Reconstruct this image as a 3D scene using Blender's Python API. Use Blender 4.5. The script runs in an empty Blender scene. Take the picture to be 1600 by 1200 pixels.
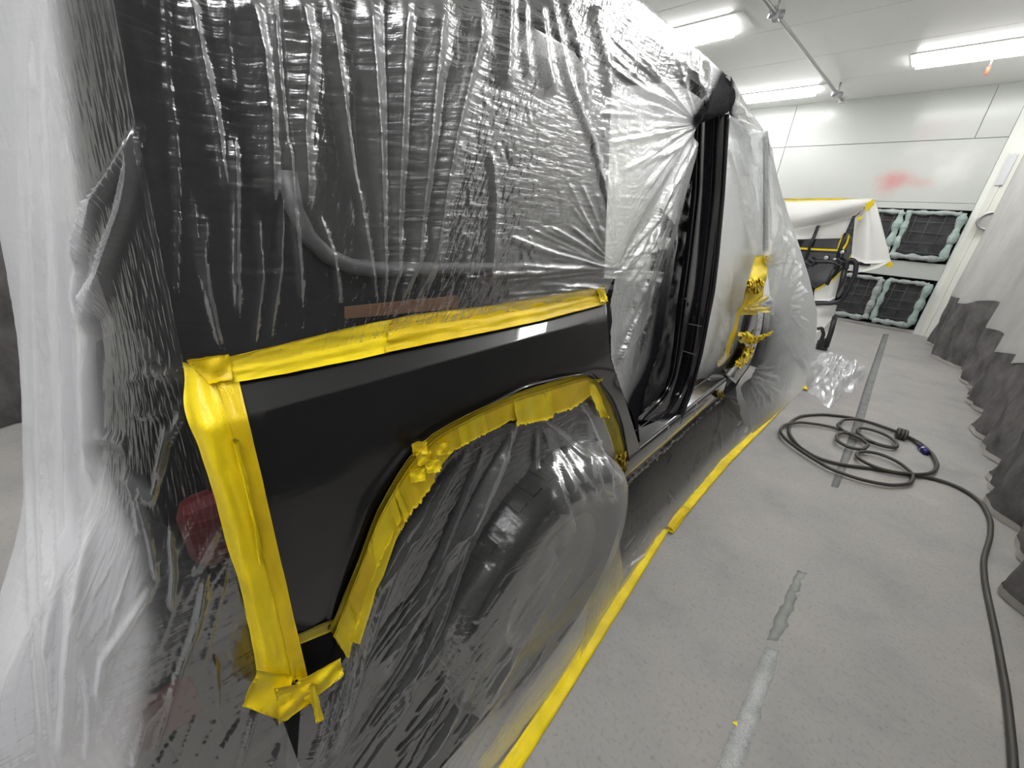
import bpy, math, random
import numpy as np
random.seed(7)
RNG = np.random.default_rng(7)
scene = bpy.context.scene
COL = scene.collection

# ------------------------------------------------------------------ camera
F, PITCH, ROLL, YAW, DY, H = 613.0, .41697, .06579, .72704, .0308, 1.5
def cam_rows():
    f = np.array([-math.sin(YAW) * math.cos(PITCH), math.cos(YAW) * math.cos(PITCH), -math.sin(PITCH)])
    r = np.array([math.cos(YAW), math.sin(YAW), 0.0]); u = np.cross(r, f)
    c, s = math.cos(ROLL), math.sin(ROLL)
    return np.array([c * r + s * u, -s * r + c * u, -f])
M = cam_rows(); CAM = np.array([0.0, 0.0, H])
cd = bpy.data.cameras.new('camera'); cam = bpy.data.objects.new('camera', cd); COL.objects.link(cam)
import mathutils
mw = mathutils.Matrix.Identity(4)
for i in range(3):
    for j in range(3):
        mw[j][i] = M[i][j]
mw.translation = (0, 0, H)
cam.matrix_world = mw
cd.sensor_fit = 'HORIZONTAL'; cd.sensor_width = 36.0; cd.lens = 36.0 * F / 1600.0
cd.clip_start = .02
scene.camera = cam

# ------------------------------------------------------------------ world + exposure
w = bpy.data.worlds.new('world'); scene.world = w; w.use_nodes = True
w.node_tree.nodes['Background'].inputs[0].default_value = (.8, .85, .9, 1)
w.node_tree.nodes['Background'].inputs[1].default_value = 0.15
scene.view_settings.view_transform = 'Standard'
scene.view_settings.look = 'None'
scene.view_settings.gamma = 1.0
scene.view_settings.use_curve_mapping = False
scene.view_settings.exposure = 0.92
LAMP = 12.0          # emission of every ceiling tube panel
try:
    scene.cycles.transparent_max_bounces = 16
    scene.cycles.max_bounces = 12
    scene.cycles.diffuse_bounces = 8
    scene.cycles.glossy_bounces = 4
    scene.cycles.caustics_reflective = False
    scene.cycles.caustics_refractive = False
    scene.cycles.sample_clamp_indirect = 8.0
except Exception:
    pass

# ------------------------------------------------------------------ geometry helpers
def ray(p):
    return M.T @ np.array([(p[0] - 800) / F, (600 - p[1]) / F, -1.0])
def onx(p, x): d = ray(p); return CAM + d * (x / d[0])
def ony(p, y): d = ray(p); return CAM + d * (y / d[1])
def onz(p, z=0.0): d = ray(p); return CAM + d * ((z - H) / d[2])
def proj(P):
    q = (np.asarray(P, float) - CAM) @ M.T
    z = np.minimum(q[..., 2], -1e-3)
    return np.stack([800 - F * q[..., 0] / z, 600 + F * q[..., 1] / z], -1)
def xs(z):
    return float(np.interp(z, [0, .45, .9, 1.235, 1.285, 2.0, 2.3], [-.57, -.56, -.55, -.55, -.596, -.69, -.76]))
_zt = np.linspace(-.5, 2.6, 400); _xt = np.interp(_zt, [-.5, .45, .9, 1.2, 1.6, 2.0, 2.6], [-.575, -.56, -.555, -.568, -.625, -.69, -.80])
for _ in range(300): _xt[1:-1] = (_xt[:-2] + 2 * _xt[1:-1] + _xt[2:]) / 4
def onp(p, off=0.0):          # same, on the smooth door-opening side without the belt shoulder
    z = 1.0
    for _ in range(12):
        q = onx(p, float(np.interp(z, _zt, _xt)) + off); z = .4 * z + .6 * q[2]
    return onx(p, float(np.interp(z, _zt, _xt)) + off)
def on(p, off=0.0):
    z = 1.0
    for _ in range(14):
        q = onx(p, xs(z) + off); z = .5 * z + .5 * q[2]
    return onx(p, xs(z) + off)
def resample(P, n):
    P = np.asarray(P, float); d = np.r_[0, np.cumsum(np.linalg.norm(np.diff(P, axis=0), axis=1))]
    t = np.linspace(0, d[-1], n)
    return np.stack([np.interp(t, d, P[:, k]) for k in range(P.shape[1])], -1)
def smooth(P, n, it=None):
    P = resample(P, n); it = n // 12 if it is None else it
    for _ in range(it):
        P[1:-1] = .25 * P[:-2] + .5 * P[1:-1] + .25 * P[2:]
    return P
def interp_rows(z, zs, pts):
    pts = np.asarray(pts, float)
    return np.stack([np.interp(z, zs, pts[:, k]) for k in range(pts.shape[1])], -1)
def rot_room(p):          # room axes are turned a little against the vehicle
    x, y, z = p; c, s = math.cos(-DY), math.sin(-DY)
    return (c * x - s * y, s * x + c * y, z)

def link(o, parent=None):
    COL.objects.link(o)
    if parent is not None:
        o.parent = parent
    return o
def mesh_obj(name, V, Fc, m=None, parent=None, smooth_=True, uv=None, col=None):
    me = bpy.data.meshes.new(name)
    if isinstance(V, np.ndarray): V = V.tolist()
    me.from_pydata(V, [], Fc)
    if m: me.materials.append(m)
    if smooth_: me.polygons.foreach_set('use_smooth', [True] * len(me.polygons))
    if uv is not None:
        l = me.uv_layers.new(name='UVMap'); idx = np.empty(len(me.loops), np.int32); me.loops.foreach_get('vertex_index', idx)
        l.data.foreach_set('uv', np.asarray(uv, np.float32)[idx].ravel())
    if col is not None:
        a = me.color_attributes.new('film', 'FLOAT_COLOR', 'POINT')
        c = np.ones((len(V), 4), np.float32); c[:, :3] = col; a.data.foreach_set('color', c.ravel())
    me.update()
    return link(bpy.data.objects.new(name, me), parent)
def grid_faces(nu, nv, flip=False):
    i = np.arange(nu * nv).reshape(nu, nv)
    a, b, c, d = i[:-1, :-1].ravel(), i[1:, :-1].ravel(), i[1:, 1:].ravel(), i[:-1, 1:].ravel()
    q = np.stack([a, d, c, b] if flip else [a, b, c, d], -1)
    return q.tolist()
def grid_normals(P):
    du = np.gradient(P, axis=0); dv = np.gradient(P, axis=1)
    n = np.cross(du, dv); n /= np.linalg.norm(n, axis=-1, keepdims=True) + 1e-12
    s = np.sign(np.einsum('ijk,ijk->ij', n, CAM - P).sum()) or 1.0
    return n * s
def grid_obj(name, P, m, parent=None, thick=0.0, uv=None, col=None):
    nu, nv = P.shape[:2]
    n = grid_normals(P)
    if uv is None:
        lu = np.r_[0, np.cumsum(np.linalg.norm(np.diff(P[:, nv // 2], axis=0), axis=1))]
        lv = np.r_[0, np.cumsum(np.linalg.norm(np.diff(P[nu // 2], axis=0), axis=1))]
        uv = np.stack(np.meshgrid(lu, lv, indexing='ij'), -1)
    V = P.reshape(-1, 3); Fc = grid_faces(nu, nv); UV = uv.reshape(-1, 2)
    if thick > 0:
        V2 = (P - n * thick).reshape(-1, 3); N = nu * nv
        Fb = [[b + N for b in f[::-1]] for f in Fc]
        i = np.arange(N).reshape(nu, nv)
        rim = np.r_[i[:, 0], i[-1, 1:], i[-2::-1, -1], i[0, -2:0:-1]]
        Fr = [[int(rim[k]), int(rim[(k + 1) % len(rim)]), int(rim[(k + 1) % len(rim)]) + N, int(rim[k]) + N] for k in range(len(rim))]
        V = np.r_[V, V2]; UV = np.r_[UV, UV]; Fc = Fc + Fb + Fr
        if col is not None: col = np.r_[col, col]
    return mesh_obj(name, V, Fc, m, parent, True, UV, col)
def box(name, lo, hi, m, parent=None, rot=None, bevel=0.0):
    x0, y0, z0 = lo; x1, y1, z1 = hi
    V = [(x, y, z) for x in (x0, x1) for y in (y0, y1) for z in (z0, z1)]
    Fc = [[0, 1, 3, 2], [4, 6, 7, 5], [0, 4, 5, 1], [2, 3, 7, 6], [0, 2, 6, 4], [1, 5, 7, 3]]
    if rot: V = [rot(v) for v in V]
    o = mesh_obj(name, [tuple(map(float, v)) for v in V], Fc, m, parent, False)
    if bevel:
        b = o.modifiers.new('bevel', 'BEVEL'); b.width = bevel; b.segments = 2
    return o
def slab(name, P4, n, t, m, parent=None, bevel=0.0):     # polygon P extruded by t along n
    P = np.asarray(P4, float); n = np.asarray(n, float); n /= np.linalg.norm(n); k = len(P)
    V = np.r_[P, P - n * t]
    Fc = [list(range(k)), list(range(2 * k - 1, k - 1, -1))] + [[i, i + k, (i + 1) % k + k, (i + 1) % k] for i in range(k)]
    o = mesh_obj(name, V, Fc, m, parent, False)
    if bevel:
        b = o.modifiers.new('bevel', 'BEVEL'); b.width = bevel; b.segments = 2
    return o
def tube(name, P, r, m, parent=None, seg=10, sm=0, closed_caps=True):
    P = np.asarray(P, float)
    if sm: P = smooth(P, sm, max(2, sm // 25))
    n = len(P); T = np.gradient(P, axis=0); T /= np.linalg.norm(T, axis=1, keepdims=True) + 1e-12
    R = np.broadcast_to(np.asarray(r, float), (n,))
    ref = np.array([0, 0, 1.0]) if abs(T[0][2]) < .9 else np.array([1.0, 0, 0])
    V = []; nn = ref - T[0] * (ref @ T[0]); nn /= np.linalg.norm(nn)
    for i in range(n):
        nn = nn - T[i] * (nn @ T[i]); nn /= np.linalg.norm(nn); bb = np.cross(T[i], nn)
        for k in range(seg):
            a = 2 * math.pi * k / seg; V.append(P[i] + R[i] * (math.cos(a) * nn + math.sin(a) * bb))
    Fc = [[i * seg + k, i * seg + (k + 1) % seg, (i + 1) * seg + (k + 1) % seg, (i + 1) * seg + k] for i in range(n - 1) for k in range(seg)]
    Fc += [list(range(seg))[::-1], [(n - 1) * seg + k for k in range(seg)]]
    return mesh_obj(name, np.array(V), Fc, m, parent)
def lathe(name, prof, m, parent=None, seg=48, axis='x', loc=(0, 0, 0)):
    V = []; n = len(prof)
    for k in range(seg):
        a = 2 * math.pi * k / seg
        for (h, r) in prof:
            c, s = r * math.cos(a), r * math.sin(a)
            v = {'x': (h, c, s), 'y': (c, h, s), 'z': (c, s, h)}[axis]
            V.append([v[0] + loc[0], v[1] + loc[1], v[2] + loc[2]])
    Fc = [[k * n + i, k * n + i + 1, ((k + 1) % seg) * n + i + 1, ((k + 1) % seg) * n + i] for k in range(seg) for i in range(n - 1)]
    return mesh_obj(name, np.array(V), Fc, m, parent)
def merge(name, objs, m=None, parent=None):
    V, Fc = [], []; mats = []
    for o in objs:
        b = len(V); V += [tuple(v.co) for v in o.data.vertices]; Fc += [[i + b for i in p.vertices] for p in o.data.polygons]
        mats = mats or list(o.data.materials); me = o.data; bpy.data.objects.remove(o); bpy.data.meshes.remove(me)
    return mesh_obj(name, V, Fc, m or mats[0], parent, False)
def tag(o, label=None, cat=None, group=None, kind=None):
    if label: o['label'] = label
    if cat: o['category'] = cat
    if group: o['group'] = group
    if kind: o['kind'] = kind
    return o
def thing(name, label, cat, loc=(0, 0, 0), group=None):
    o = bpy.data.objects.new(name, None); o.empty_display_size = .1; COL.objects.link(o)
    return tag(o, label, cat, group)

# ------------------------------------------------------------------ materials
def new_mat(name):
    m = bpy.data.materials.new(name); m.use_nodes = True
    nt = m.node_tree; return m, nt, nt.nodes, nt.links
def plain(name, col, rough=.5, metal=0.0, coat=0.0, spec=.5, bump=0.0, bscale=60, var=0.0, coat_rough=.03, emit=None, trans=0.0):
    m, nt, N, L = new_mat(name); b = N['Principled BSDF']
    b.inputs['Base Color'].default_value = (*col, 1); b.inputs['Roughness'].default_value = rough
    b.inputs['Metallic'].default_value = metal; b.inputs['Coat Weight'].default_value = coat
    b.inputs['Coat Roughness'].default_value = coat_rough; b.inputs['Specular IOR Level'].default_value = spec
    if emit:
        b.inputs['Emission Color'].default_value = (*emit[0], 1); b.inputs['Emission Strength'].default_value = emit[1]
    if bump or var:
        tc = N.new('ShaderNodeTexCoord'); no = N.new('ShaderNodeTexNoise'); no.inputs['Scale'].default_value = bscale; no.inputs['Detail'].default_value = 5
        L.new(tc.outputs['Object'], no.inputs['Vector'])
        if bump:
            bp = N.new('ShaderNodeBump'); bp.inputs['Strength'].default_value = bump; bp.inputs['Distance'].default_value = .01
            L.new(no.outputs['Fac'], bp.inputs['Height']); L.new(bp.outputs['Normal'], b.inputs['Normal'])
        if var:
            n2 = N.new('ShaderNodeTexNoise'); n2.inputs['Scale'].default_value = bscale * .12; n2.inputs['Detail'].default_value = 4
            L.new(tc.outputs['Object'], n2.inputs['Vector'])
            cr = N.new('ShaderNodeValToRGB'); cr.color_ramp.elements[0].position = .3; cr.color_ramp.elements[1].position = .7
            cr.color_ramp.elements[0].color = (*[c * (1 - var) for c in col], 1); cr.color_ramp.elements[1].color = (*[min(1, c * (1 + var)) for c in col], 1)
            L.new(n2.outputs['Fac'], cr.inputs['Fac']); L.new(cr.outputs['Color'], b.inputs['Base Color'])
    return m

def film_mat(name, rough=.2, crinkle=1.0, tint=(.86, .88, .9), gloss=1.0, stretch=(5, 70)):
    """thin clear masking film: mostly see-through, hazy where 'film'.r is high, dusted black where 'film'.g is high"""
    m, nt, N, L = new_mat(name); N.remove(N['Principled BSDF']); out = N['Material Output']
    at = N.new('ShaderNodeAttribute'); at.attribute_name = 'film'
    sep = N.new('ShaderNodeSeparateColor'); L.new(at.outputs['Color'], sep.inputs['Color'])
    uv = N.new('ShaderNodeTexCoord')
    def noise(sc, vec, det=4, rough_=.6):
        mp = N.new('ShaderNodeMapping'); mp.inputs['Scale'].default_value = (vec[0], vec[1], 1); L.new(uv.outputs['UV'], mp.inputs['Vector'])
        n = N.new('ShaderNodeTexNoise'); n.inputs['Scale'].default_value = sc; n.inputs['Detail'].default_value = det; n.inputs['Roughness'].default_value = rough_
        L.new(mp.outputs['Vector'], n.inputs['Vector']); return n.outputs['Fac']
    def mth(op, a, b=None, clamp=False):
        x = N.new('ShaderNodeMath'); x.operation = op; x.use_clamp = clamp
        for k, v in enumerate((a, b)):
            if v is None: continue
            if isinstance(v, (int, float)): x.inputs[k].default_value = v
            else: L.new(v, x.inputs[k])
        return x.outputs[0]
    n1 = noise(1.0, stretch, 2, .5); n2 = noise(1.0, (stretch[1] * .9, stretch[0] * 1.6), 2, .5); n3 = noise(1.0, (170, 170), 2)
    n4 = noise(1.0, (2.5, 2.5), 3)
    hgt = mth('MULTIPLY', mth('ADD', mth('ADD', mth('MULTIPLY', n1, 1.0), mth('MULTIPLY', n2, .8)), mth('MULTIPLY', n3, .08)), mth('ADD', .25, mth('MULTIPLY', mth('POWER', n4, 2.0), 3.0)))
    bp = N.new('ShaderNodeBump'); bp.inputs['Strength'].default_value = 1.0; bp.inputs['Distance'].default_value = .006 * crinkle
    L.new(hgt, bp.inputs['Height'])
    lw = N.new('ShaderNodeLayerWeight'); lw.inputs['Blend'].default_value = .5; L.new(bp.outputs['Normal'], lw.inputs['Normal'])
    gz = mth('POWER', lw.outputs['Facing'], 3.0)
    milk = mth('MULTIPLY', sep.outputs['Red'], mth('ADD', .8, mth('MULTIPLY', gz, 2.4)))
    soot = mth('MULTIPLY', sep.outputs['Green'], mth('ADD', .7, mth('MULTIPLY', n3, .6)))
    milk = mth('MULTIPLY', milk, mth('SUBTRACT', 1.0, mth('MULTIPLY', sep.outputs['Green'], sep.outputs['Green']), True))
    opac = mth('MAXIMUM', milk, soot, True)
    mixc = N.new('ShaderNodeMix'); mixc.data_type = 'RGBA'
    mixc.inputs[6].default_value = (*tint, 1); mixc.inputs[7].default_value = (.014, .014, .017, 1)
    ratio = mth('DIVIDE', soot, mth('ADD', mth('ADD', soot, mth('MULTIPLY', milk, .6)), 1e-4), True)
    L.new(ratio, mixc.inputs[0])
    df = N.new('ShaderNodeBsdfDiffuse'); tr = N.new('ShaderNodeBsdfTranslucent'); L.new(mixc.outputs[2], df.inputs['Color']); L.new(mixc.outputs[2], tr.inputs['Color'])
    L.new(bp.outputs['Normal'], df.inputs['Normal']); L.new(bp.outputs['Normal'], tr.inputs['Normal'])
    dm = N.new('ShaderNodeMixShader'); dm.inputs[0].default_value = .45; L.new(df.outputs[0], dm.inputs[1]); L.new(tr.outputs[0], dm.inputs[2])
    tp = N.new('ShaderNodeBsdfTransparent'); tp.inputs['Color'].default_value = (.97, .97, .975, 1)
    m1 = N.new('ShaderNodeMixShader'); L.new(opac, m1.inputs[0]); L.new(tp.outputs[0], m1.inputs[1]); L.new(dm.outputs[0], m1.inputs[2])
    gl = N.new('ShaderNodeBsdfGlossy'); gl.inputs['Roughness'].default_value = rough; gl.inputs['Color'].default_value = (.95, .96, .97, 1); L.new(bp.outputs['Normal'], gl.inputs['Normal'])
    fr = N.new('ShaderNodeFresnel'); fr.inputs['IOR'].default_value = 1.45; L.new(bp.outputs['Normal'], fr.inputs['Normal'])
    ff = mth('MULTIPLY', fr.outputs[0], 1.5 * gloss, True)
    ff = mth('MULTIPLY', mth('MINIMUM', ff, .30), mth('SUBTRACT', 1.0, mth('MULTIPLY', sep.outputs['Green'], .96), True))
    m2 = N.new('ShaderNodeMixShader'); L.new(ff, m2.inputs[0]); L.new(m1.outputs[0], m2.inputs[1]); L.new(gl.outputs[0], m2.inputs[2])
    L.new(m2.outputs[0], out.inputs['Surface'])
    return m

def ramp_mat(name, stops, scale, rough, det=6, bump=.1, spec=.3, dist=.004, vec=(1, 1, 1), speck=None):
    m, nt, N, L = new_mat(name); b = N['Principled BSDF']; b.inputs['Roughness'].default_value = rough; b.inputs['Specular IOR Level'].default_value = spec
    tc = N.new('ShaderNodeTexCoord'); mp = N.new('ShaderNodeMapping'); mp.inputs['Scale'].default_value = vec; L.new(tc.outputs['Object'], mp.inputs['Vector'])
    n = N.new('ShaderNodeTexNoise'); n.inputs['Scale'].default_value = scale; n.inputs['Detail'].default_value = det; n.inputs['Roughness'].default_value = .65
    L.new(mp.outputs['Vector'], n.inputs['Vector'])
    cr = N.new('ShaderNodeValToRGB'); e = cr.color_ramp.elements
    while len(e) < len(stops): e.new(.5)
    for k, (p, c) in enumerate(stops): e[k].position = p; e[k].color = (*c, 1)
    L.new(n.outputs['Fac'], cr.inputs['Fac']); colr = cr.outputs['Color']
    n2 = N.new('ShaderNodeTexNoise'); n2.inputs['Scale'].default_value = scale * 40; n2.inputs['Detail'].default_value = 3; L.new(mp.outputs['Vector'], n2.inputs['Vector'])
    if speck:
        r2 = N.new('ShaderNodeValToRGB'); r2.color_ramp.elements[0].position = speck[0]; r2.color_ramp.elements[1].position = speck[1]
        r2.color_ramp.elements[0].color = (*([speck[2]] * 3), 1); r2.color_ramp.elements[1].color = (1, 1, 1, 1)
        L.new(n2.outputs['Fac'], r2.inputs['Fac'])
        mx = N.new('ShaderNodeMix'); mx.data_type = 'RGBA'; mx.blend_type = 'MULTIPLY'; mx.inputs[0].default_value = 1
        L.new(colr, mx.inputs[6]); L.new(r2.outputs['Color'], mx.inputs[7]); colr = mx.outputs[2]
    L.new(colr, b.inputs['Base Color'])
    if bump:
        bp = N.new('ShaderNodeBump'); bp.inputs['Strength'].default_value = bump; bp.inputs['Distance'].default_value = dist
        L.new(n2.outputs['Fac'], bp.inputs['Height']); L.new(bp.outputs['Normal'], b.inputs['Normal'])
    return m

def cloth_film(name, col, opac, rough=.6, vec=(3, 3, 3), var=.2):
    """translucent woven / plastic curtain sheet"""
    m, nt, N, L = new_mat(name); N.remove(N['Principled BSDF']); out = N['Material Output']
    tc = N.new('ShaderNodeTexCoord'); mp = N.new('ShaderNodeMapping'); mp.inputs['Scale'].default_value = vec; L.new(tc.outputs['Object'], mp.inputs['Vector'])
    n = N.new('ShaderNodeTexNoise'); n.inputs['Scale'].default_value = 3; n.inputs['Detail'].default_value = 7; n.inputs['Roughness'].default_value = .65; L.new(mp.outputs['Vector'], n.inputs['Vector'])
    cr = N.new('ShaderNodeValToRGB'); cr.color_ramp.elements[0].position = .35; cr.color_ramp.elements[1].position = .7
    cr.color_ramp.elements[0].color = (*[c * (1 - var) for c in col], 1); cr.color_ramp.elements[1].color = (*[min(.9, c * (1 + var)) for c in col], 1); L.new(n.outputs['Fac'], cr.inputs['Fac'])
    df = N.new('ShaderNodeBsdfDiffuse'); tr = N.new('ShaderNodeBsdfTranslucent'); L.new(cr.outputs[0], df.inputs[0]); L.new(cr.outputs[0], tr.inputs[0])
    dm = N.new('ShaderNodeMixShader'); dm.inputs[0].default_value = .35; L.new(df.outputs[0], dm.inputs[1]); L.new(tr.outputs[0], dm.inputs[2])
    gl = N.new('ShaderNodeBsdfGlossy'); gl.inputs['Roughness'].default_value = rough; gl.inputs[0].default_value = (.8, .8, .8, 1)
    gm = N.new('ShaderNodeMixShader'); gm.inputs[0].default_value = .06; L.new(dm.outputs[0], gm.inputs[1]); L.new(gl.outputs[0], gm.inputs[2])
    tp = N.new('ShaderNodeBsdfTransparent'); mx = N.new('ShaderNodeMixShader'); mx.inputs[0].default_value = opac
    L.new(tp.outputs[0], mx.inputs[1]); L.new(gm.outputs[0], mx.inputs[2]); L.new(mx.outputs[0], out.inputs['Surface'])
    return m

def tape_mat(name, col, transl=.15):
    m, nt, N, L = new_mat(name); b = N['Principled BSDF']
    b.inputs['Roughness'].default_value = .42; b.inputs['Specular IOR Level'].default_value = .4
    tc = N.new('ShaderNodeTexCoord'); n = N.new('ShaderNodeTexNoise'); n.inputs['Scale'].default_value = 9; n.inputs['Detail'].default_value = 4; L.new(tc.outputs['Object'], n.inputs['Vector'])
    cr = N.new('ShaderNodeValToRGB'); cr.color_ramp.elements[0].position = .35; cr.color_ramp.elements[1].position = .68
    cr.color_ramp.elements[0].color = (*[c * .8 for c in col], 1); cr.color_ramp.elements[1].color = (*[min(1, c * 1.08) for c in col], 1)
    L.new(n.outputs['Fac'], cr.inputs['Fac']); L.new(cr.outputs[0], b.inputs['Base Color'])
    w = N.new('ShaderNodeTexNoise'); w.inputs['Scale'].default_value = 450; w.inputs['Detail'].default_value = 2; L.new(tc.outputs['Object'], w.inputs['Vector'])
    w2 = N.new('ShaderNodeTexNoise'); w2.inputs['Scale'].default_value = 30; w2.inputs['Detail'].default_value = 3; L.new(tc.outputs['Object'], w2.inputs['Vector'])
    ad = N.new('ShaderNodeMath'); ad.operation = 'MULTIPLY_ADD'; L.new(w2.outputs['Fac'], ad.inputs[0]); ad.inputs[1].default_value = 3.0; L.new(w.outputs['Fac'], ad.inputs[2])
    bp = N.new('ShaderNodeBump'); bp.inputs['Strength'].default_value = .35; bp.inputs['Distance'].default_value = .0015; L.new(ad.outputs[0], bp.inputs['Height']); L.new(bp.outputs['Normal'], b.inputs['Normal'])
    return m

MT = {}
MT['floor'] = ramp_mat('concrete', [(.3, (.235, .232, .228)), (.47, (.30, .292, .282)), (.56, (.315, .303, .29)), (.72, (.375, .352, .33))], 1.7, .6, 10, .15, .3, .003, (1, 1, 1), (.28, .46, .8))
MT['stripe_light'] = ramp_mat('worn_white_tape', [(.3, (.31, .32, .31)), (.6, (.47, .48, .475))], 9, .6, 6, .1, .3, .002, (1, 1, 1), (.35, .5, .6))
MT['stripe_faded'] = ramp_mat('faded_green_tape', [(.3, (.21, .225, .215)), (.65, (.30, .31, .295))], 12, .6, 6, .1, .3, .002, (1, 1, 1), (.35, .5, .8))
MT['stripe_dark'] = ramp_mat('worn_grey_tape', [(.3, (.15, .155, .155)), (.65, (.23, .235, .23))], 9, .6, 6, .1, .3, .002, (1, 1, 1), (.35, .5, .7))
MT['wall'] = plain('white_enamel_panel', (.70, .72, .67), .28, coat=.2, var=.04, bscale=8, coat_rough=.15)
MT['ceiling'] = plain('ceiling_enamel_panel', (.86, .87, .85), .3, coat=.25, var=.03, bscale=6, coat_rough=.12)
MT['trim'] = plain('trim_enamel', (.62, .62, .57), .4)
MT['lamp'] = plain('lamp_diffuser', (.9, .9, .9), .4, emit=((1.0, .99, .985), LAMP))
MT['lampframe'] = plain('lamp_frame', (.55, .57, .58), .4, .3)
MT['pipe'] = plain('galvanised_pipe', (.42, .42, .42), .45, .6)
MT['steel'] = plain('dull_steel', (.5, .5, .52), .3, .9)
MT['paint'] = plain('black_metallic_paint', (.007, .007, .008), .40, .3, 1.0, .5, coat_rough=.02)
MT['jamb'] = plain('black_gloss_jamb', (.008, .007, .010), .16, .0, 1.0, .5, coat_rough=.05)
MT['jambfilm'] = plain('black_dusted_film', (.012, .011, .013), .33, bump=.3, bscale=30)
MT['black'] = plain('black_plastic', (.007, .007, .008), .7, spec=.15)
MT['rubber'] = plain('tyre_rubber', (.020, .020, .020), .8, spec=.2, bump=.3, bscale=90)
MT['glass'] = plain('dark_glass', (.010, .011, .012), .05, coat=1.0)
MT['trimgrey'] = plain('window_seal', (.075, .075, .078), .5)
MT['rim'] = plain('dark_alloy', (.09, .09, .095), .35, .8)
MT['red'] = plain('red_lens', (.055, .005, .007), .5, spec=.15)
MT['reddull'] = plain('red_reflector', (.06, .006, .006), .8, spec=.05)
MT['card'] = plain('brown_cardboard', (.13, .065, .033), .85, var=.12, bscale=40)
MT['bead'] = plain('seam_sealer_highlight', (.40, .39, .38), .3, coat=.5)  # pale grey paints in the highlight edges of the sill seams
MT['tape'] = tape_mat('yellow_masking_tape', (.86, .66, .006))
MT['tape_deep'] = tape_mat('yellow_masking_tape_layered', (.74, .53, .004))
MT['tape_green'] = tape_mat('dusted_masking_tape', (.42, .33, .02))
MT['tape_gold'] = plain('crumpled_dark_tape', (.34, .25, .015), .25, coat=.4, bump=.8, bscale=40)
MT['tape_pale'] = tape_mat('masking_tape_back', (.80, .62, .12))
MT['hose'] = plain('hose_rubber', (.045, .042, .036), .5, var=.1, bscale=50)
MT['blue'] = plain('blue_coupling', (.03, .025, .14), .3, .6)
MT['paper'] = plain('white_masking_paper', (.80, .80, .77), .6, var=.02, bscale=20)
MT['stand'] = plain('black_tube_steel', (.018, .018, .022), .4, bump=.1)
MT['pad'] = plain('filter_pad', (.042, .041, .043), .95, var=.35, bscale=60, bump=.6)
MT['wire'] = plain('filter_wire', (.11, .11, .115), .5, .3)
MT['fabric'] = plain('filter_edge_fabric', (.31, .34, .335), .9, var=.25, bscale=50, bump=.5)
MT['fabric_green'] = plain('filter_edge_fabric_green', (.33, .42, .39), .9, var=.2, bscale=50, bump=.5)
MT['orange'] = plain('orange_plastic', (.45, .10, .06), .4)
MT['curtain'] = cloth_film('hazy_curtain_plastic', (.58, .57, .56), .92, .5, (1.2, 1.2, .5), .12)
MT['skirt'] = cloth_film('dark_curtain_mesh', (.125, .116, .116), .985, .75, (2, 2, 1.2), .55)
MT['hem'] = plain('curtain_hem_strip', (.36, .34, .32), .6, var=.2, bscale=40)
MT['film_top'] = film_mat('clear_film_over_roof', .3, .5, (.86, .88, .9), .44, (16, 85))
MT['film_rear'] = film_mat('clear_film_over_rear', .26, .14, (.93, .94, .99), .5, (14, 70))
MT['film_wheel'] = film_mat('clear_film_over_wheel', .24, .3, (.84, .85, .88), .42, (60, 16))
MT['film_front'] = film_mat('clear_film_over_front', .3, .5, (.86, .88, .88), .5, (60, 16))
MT['film_scrap'] = film_mat('crumpled_clear_film', .22, .5, (.88, .89, .92))

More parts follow.
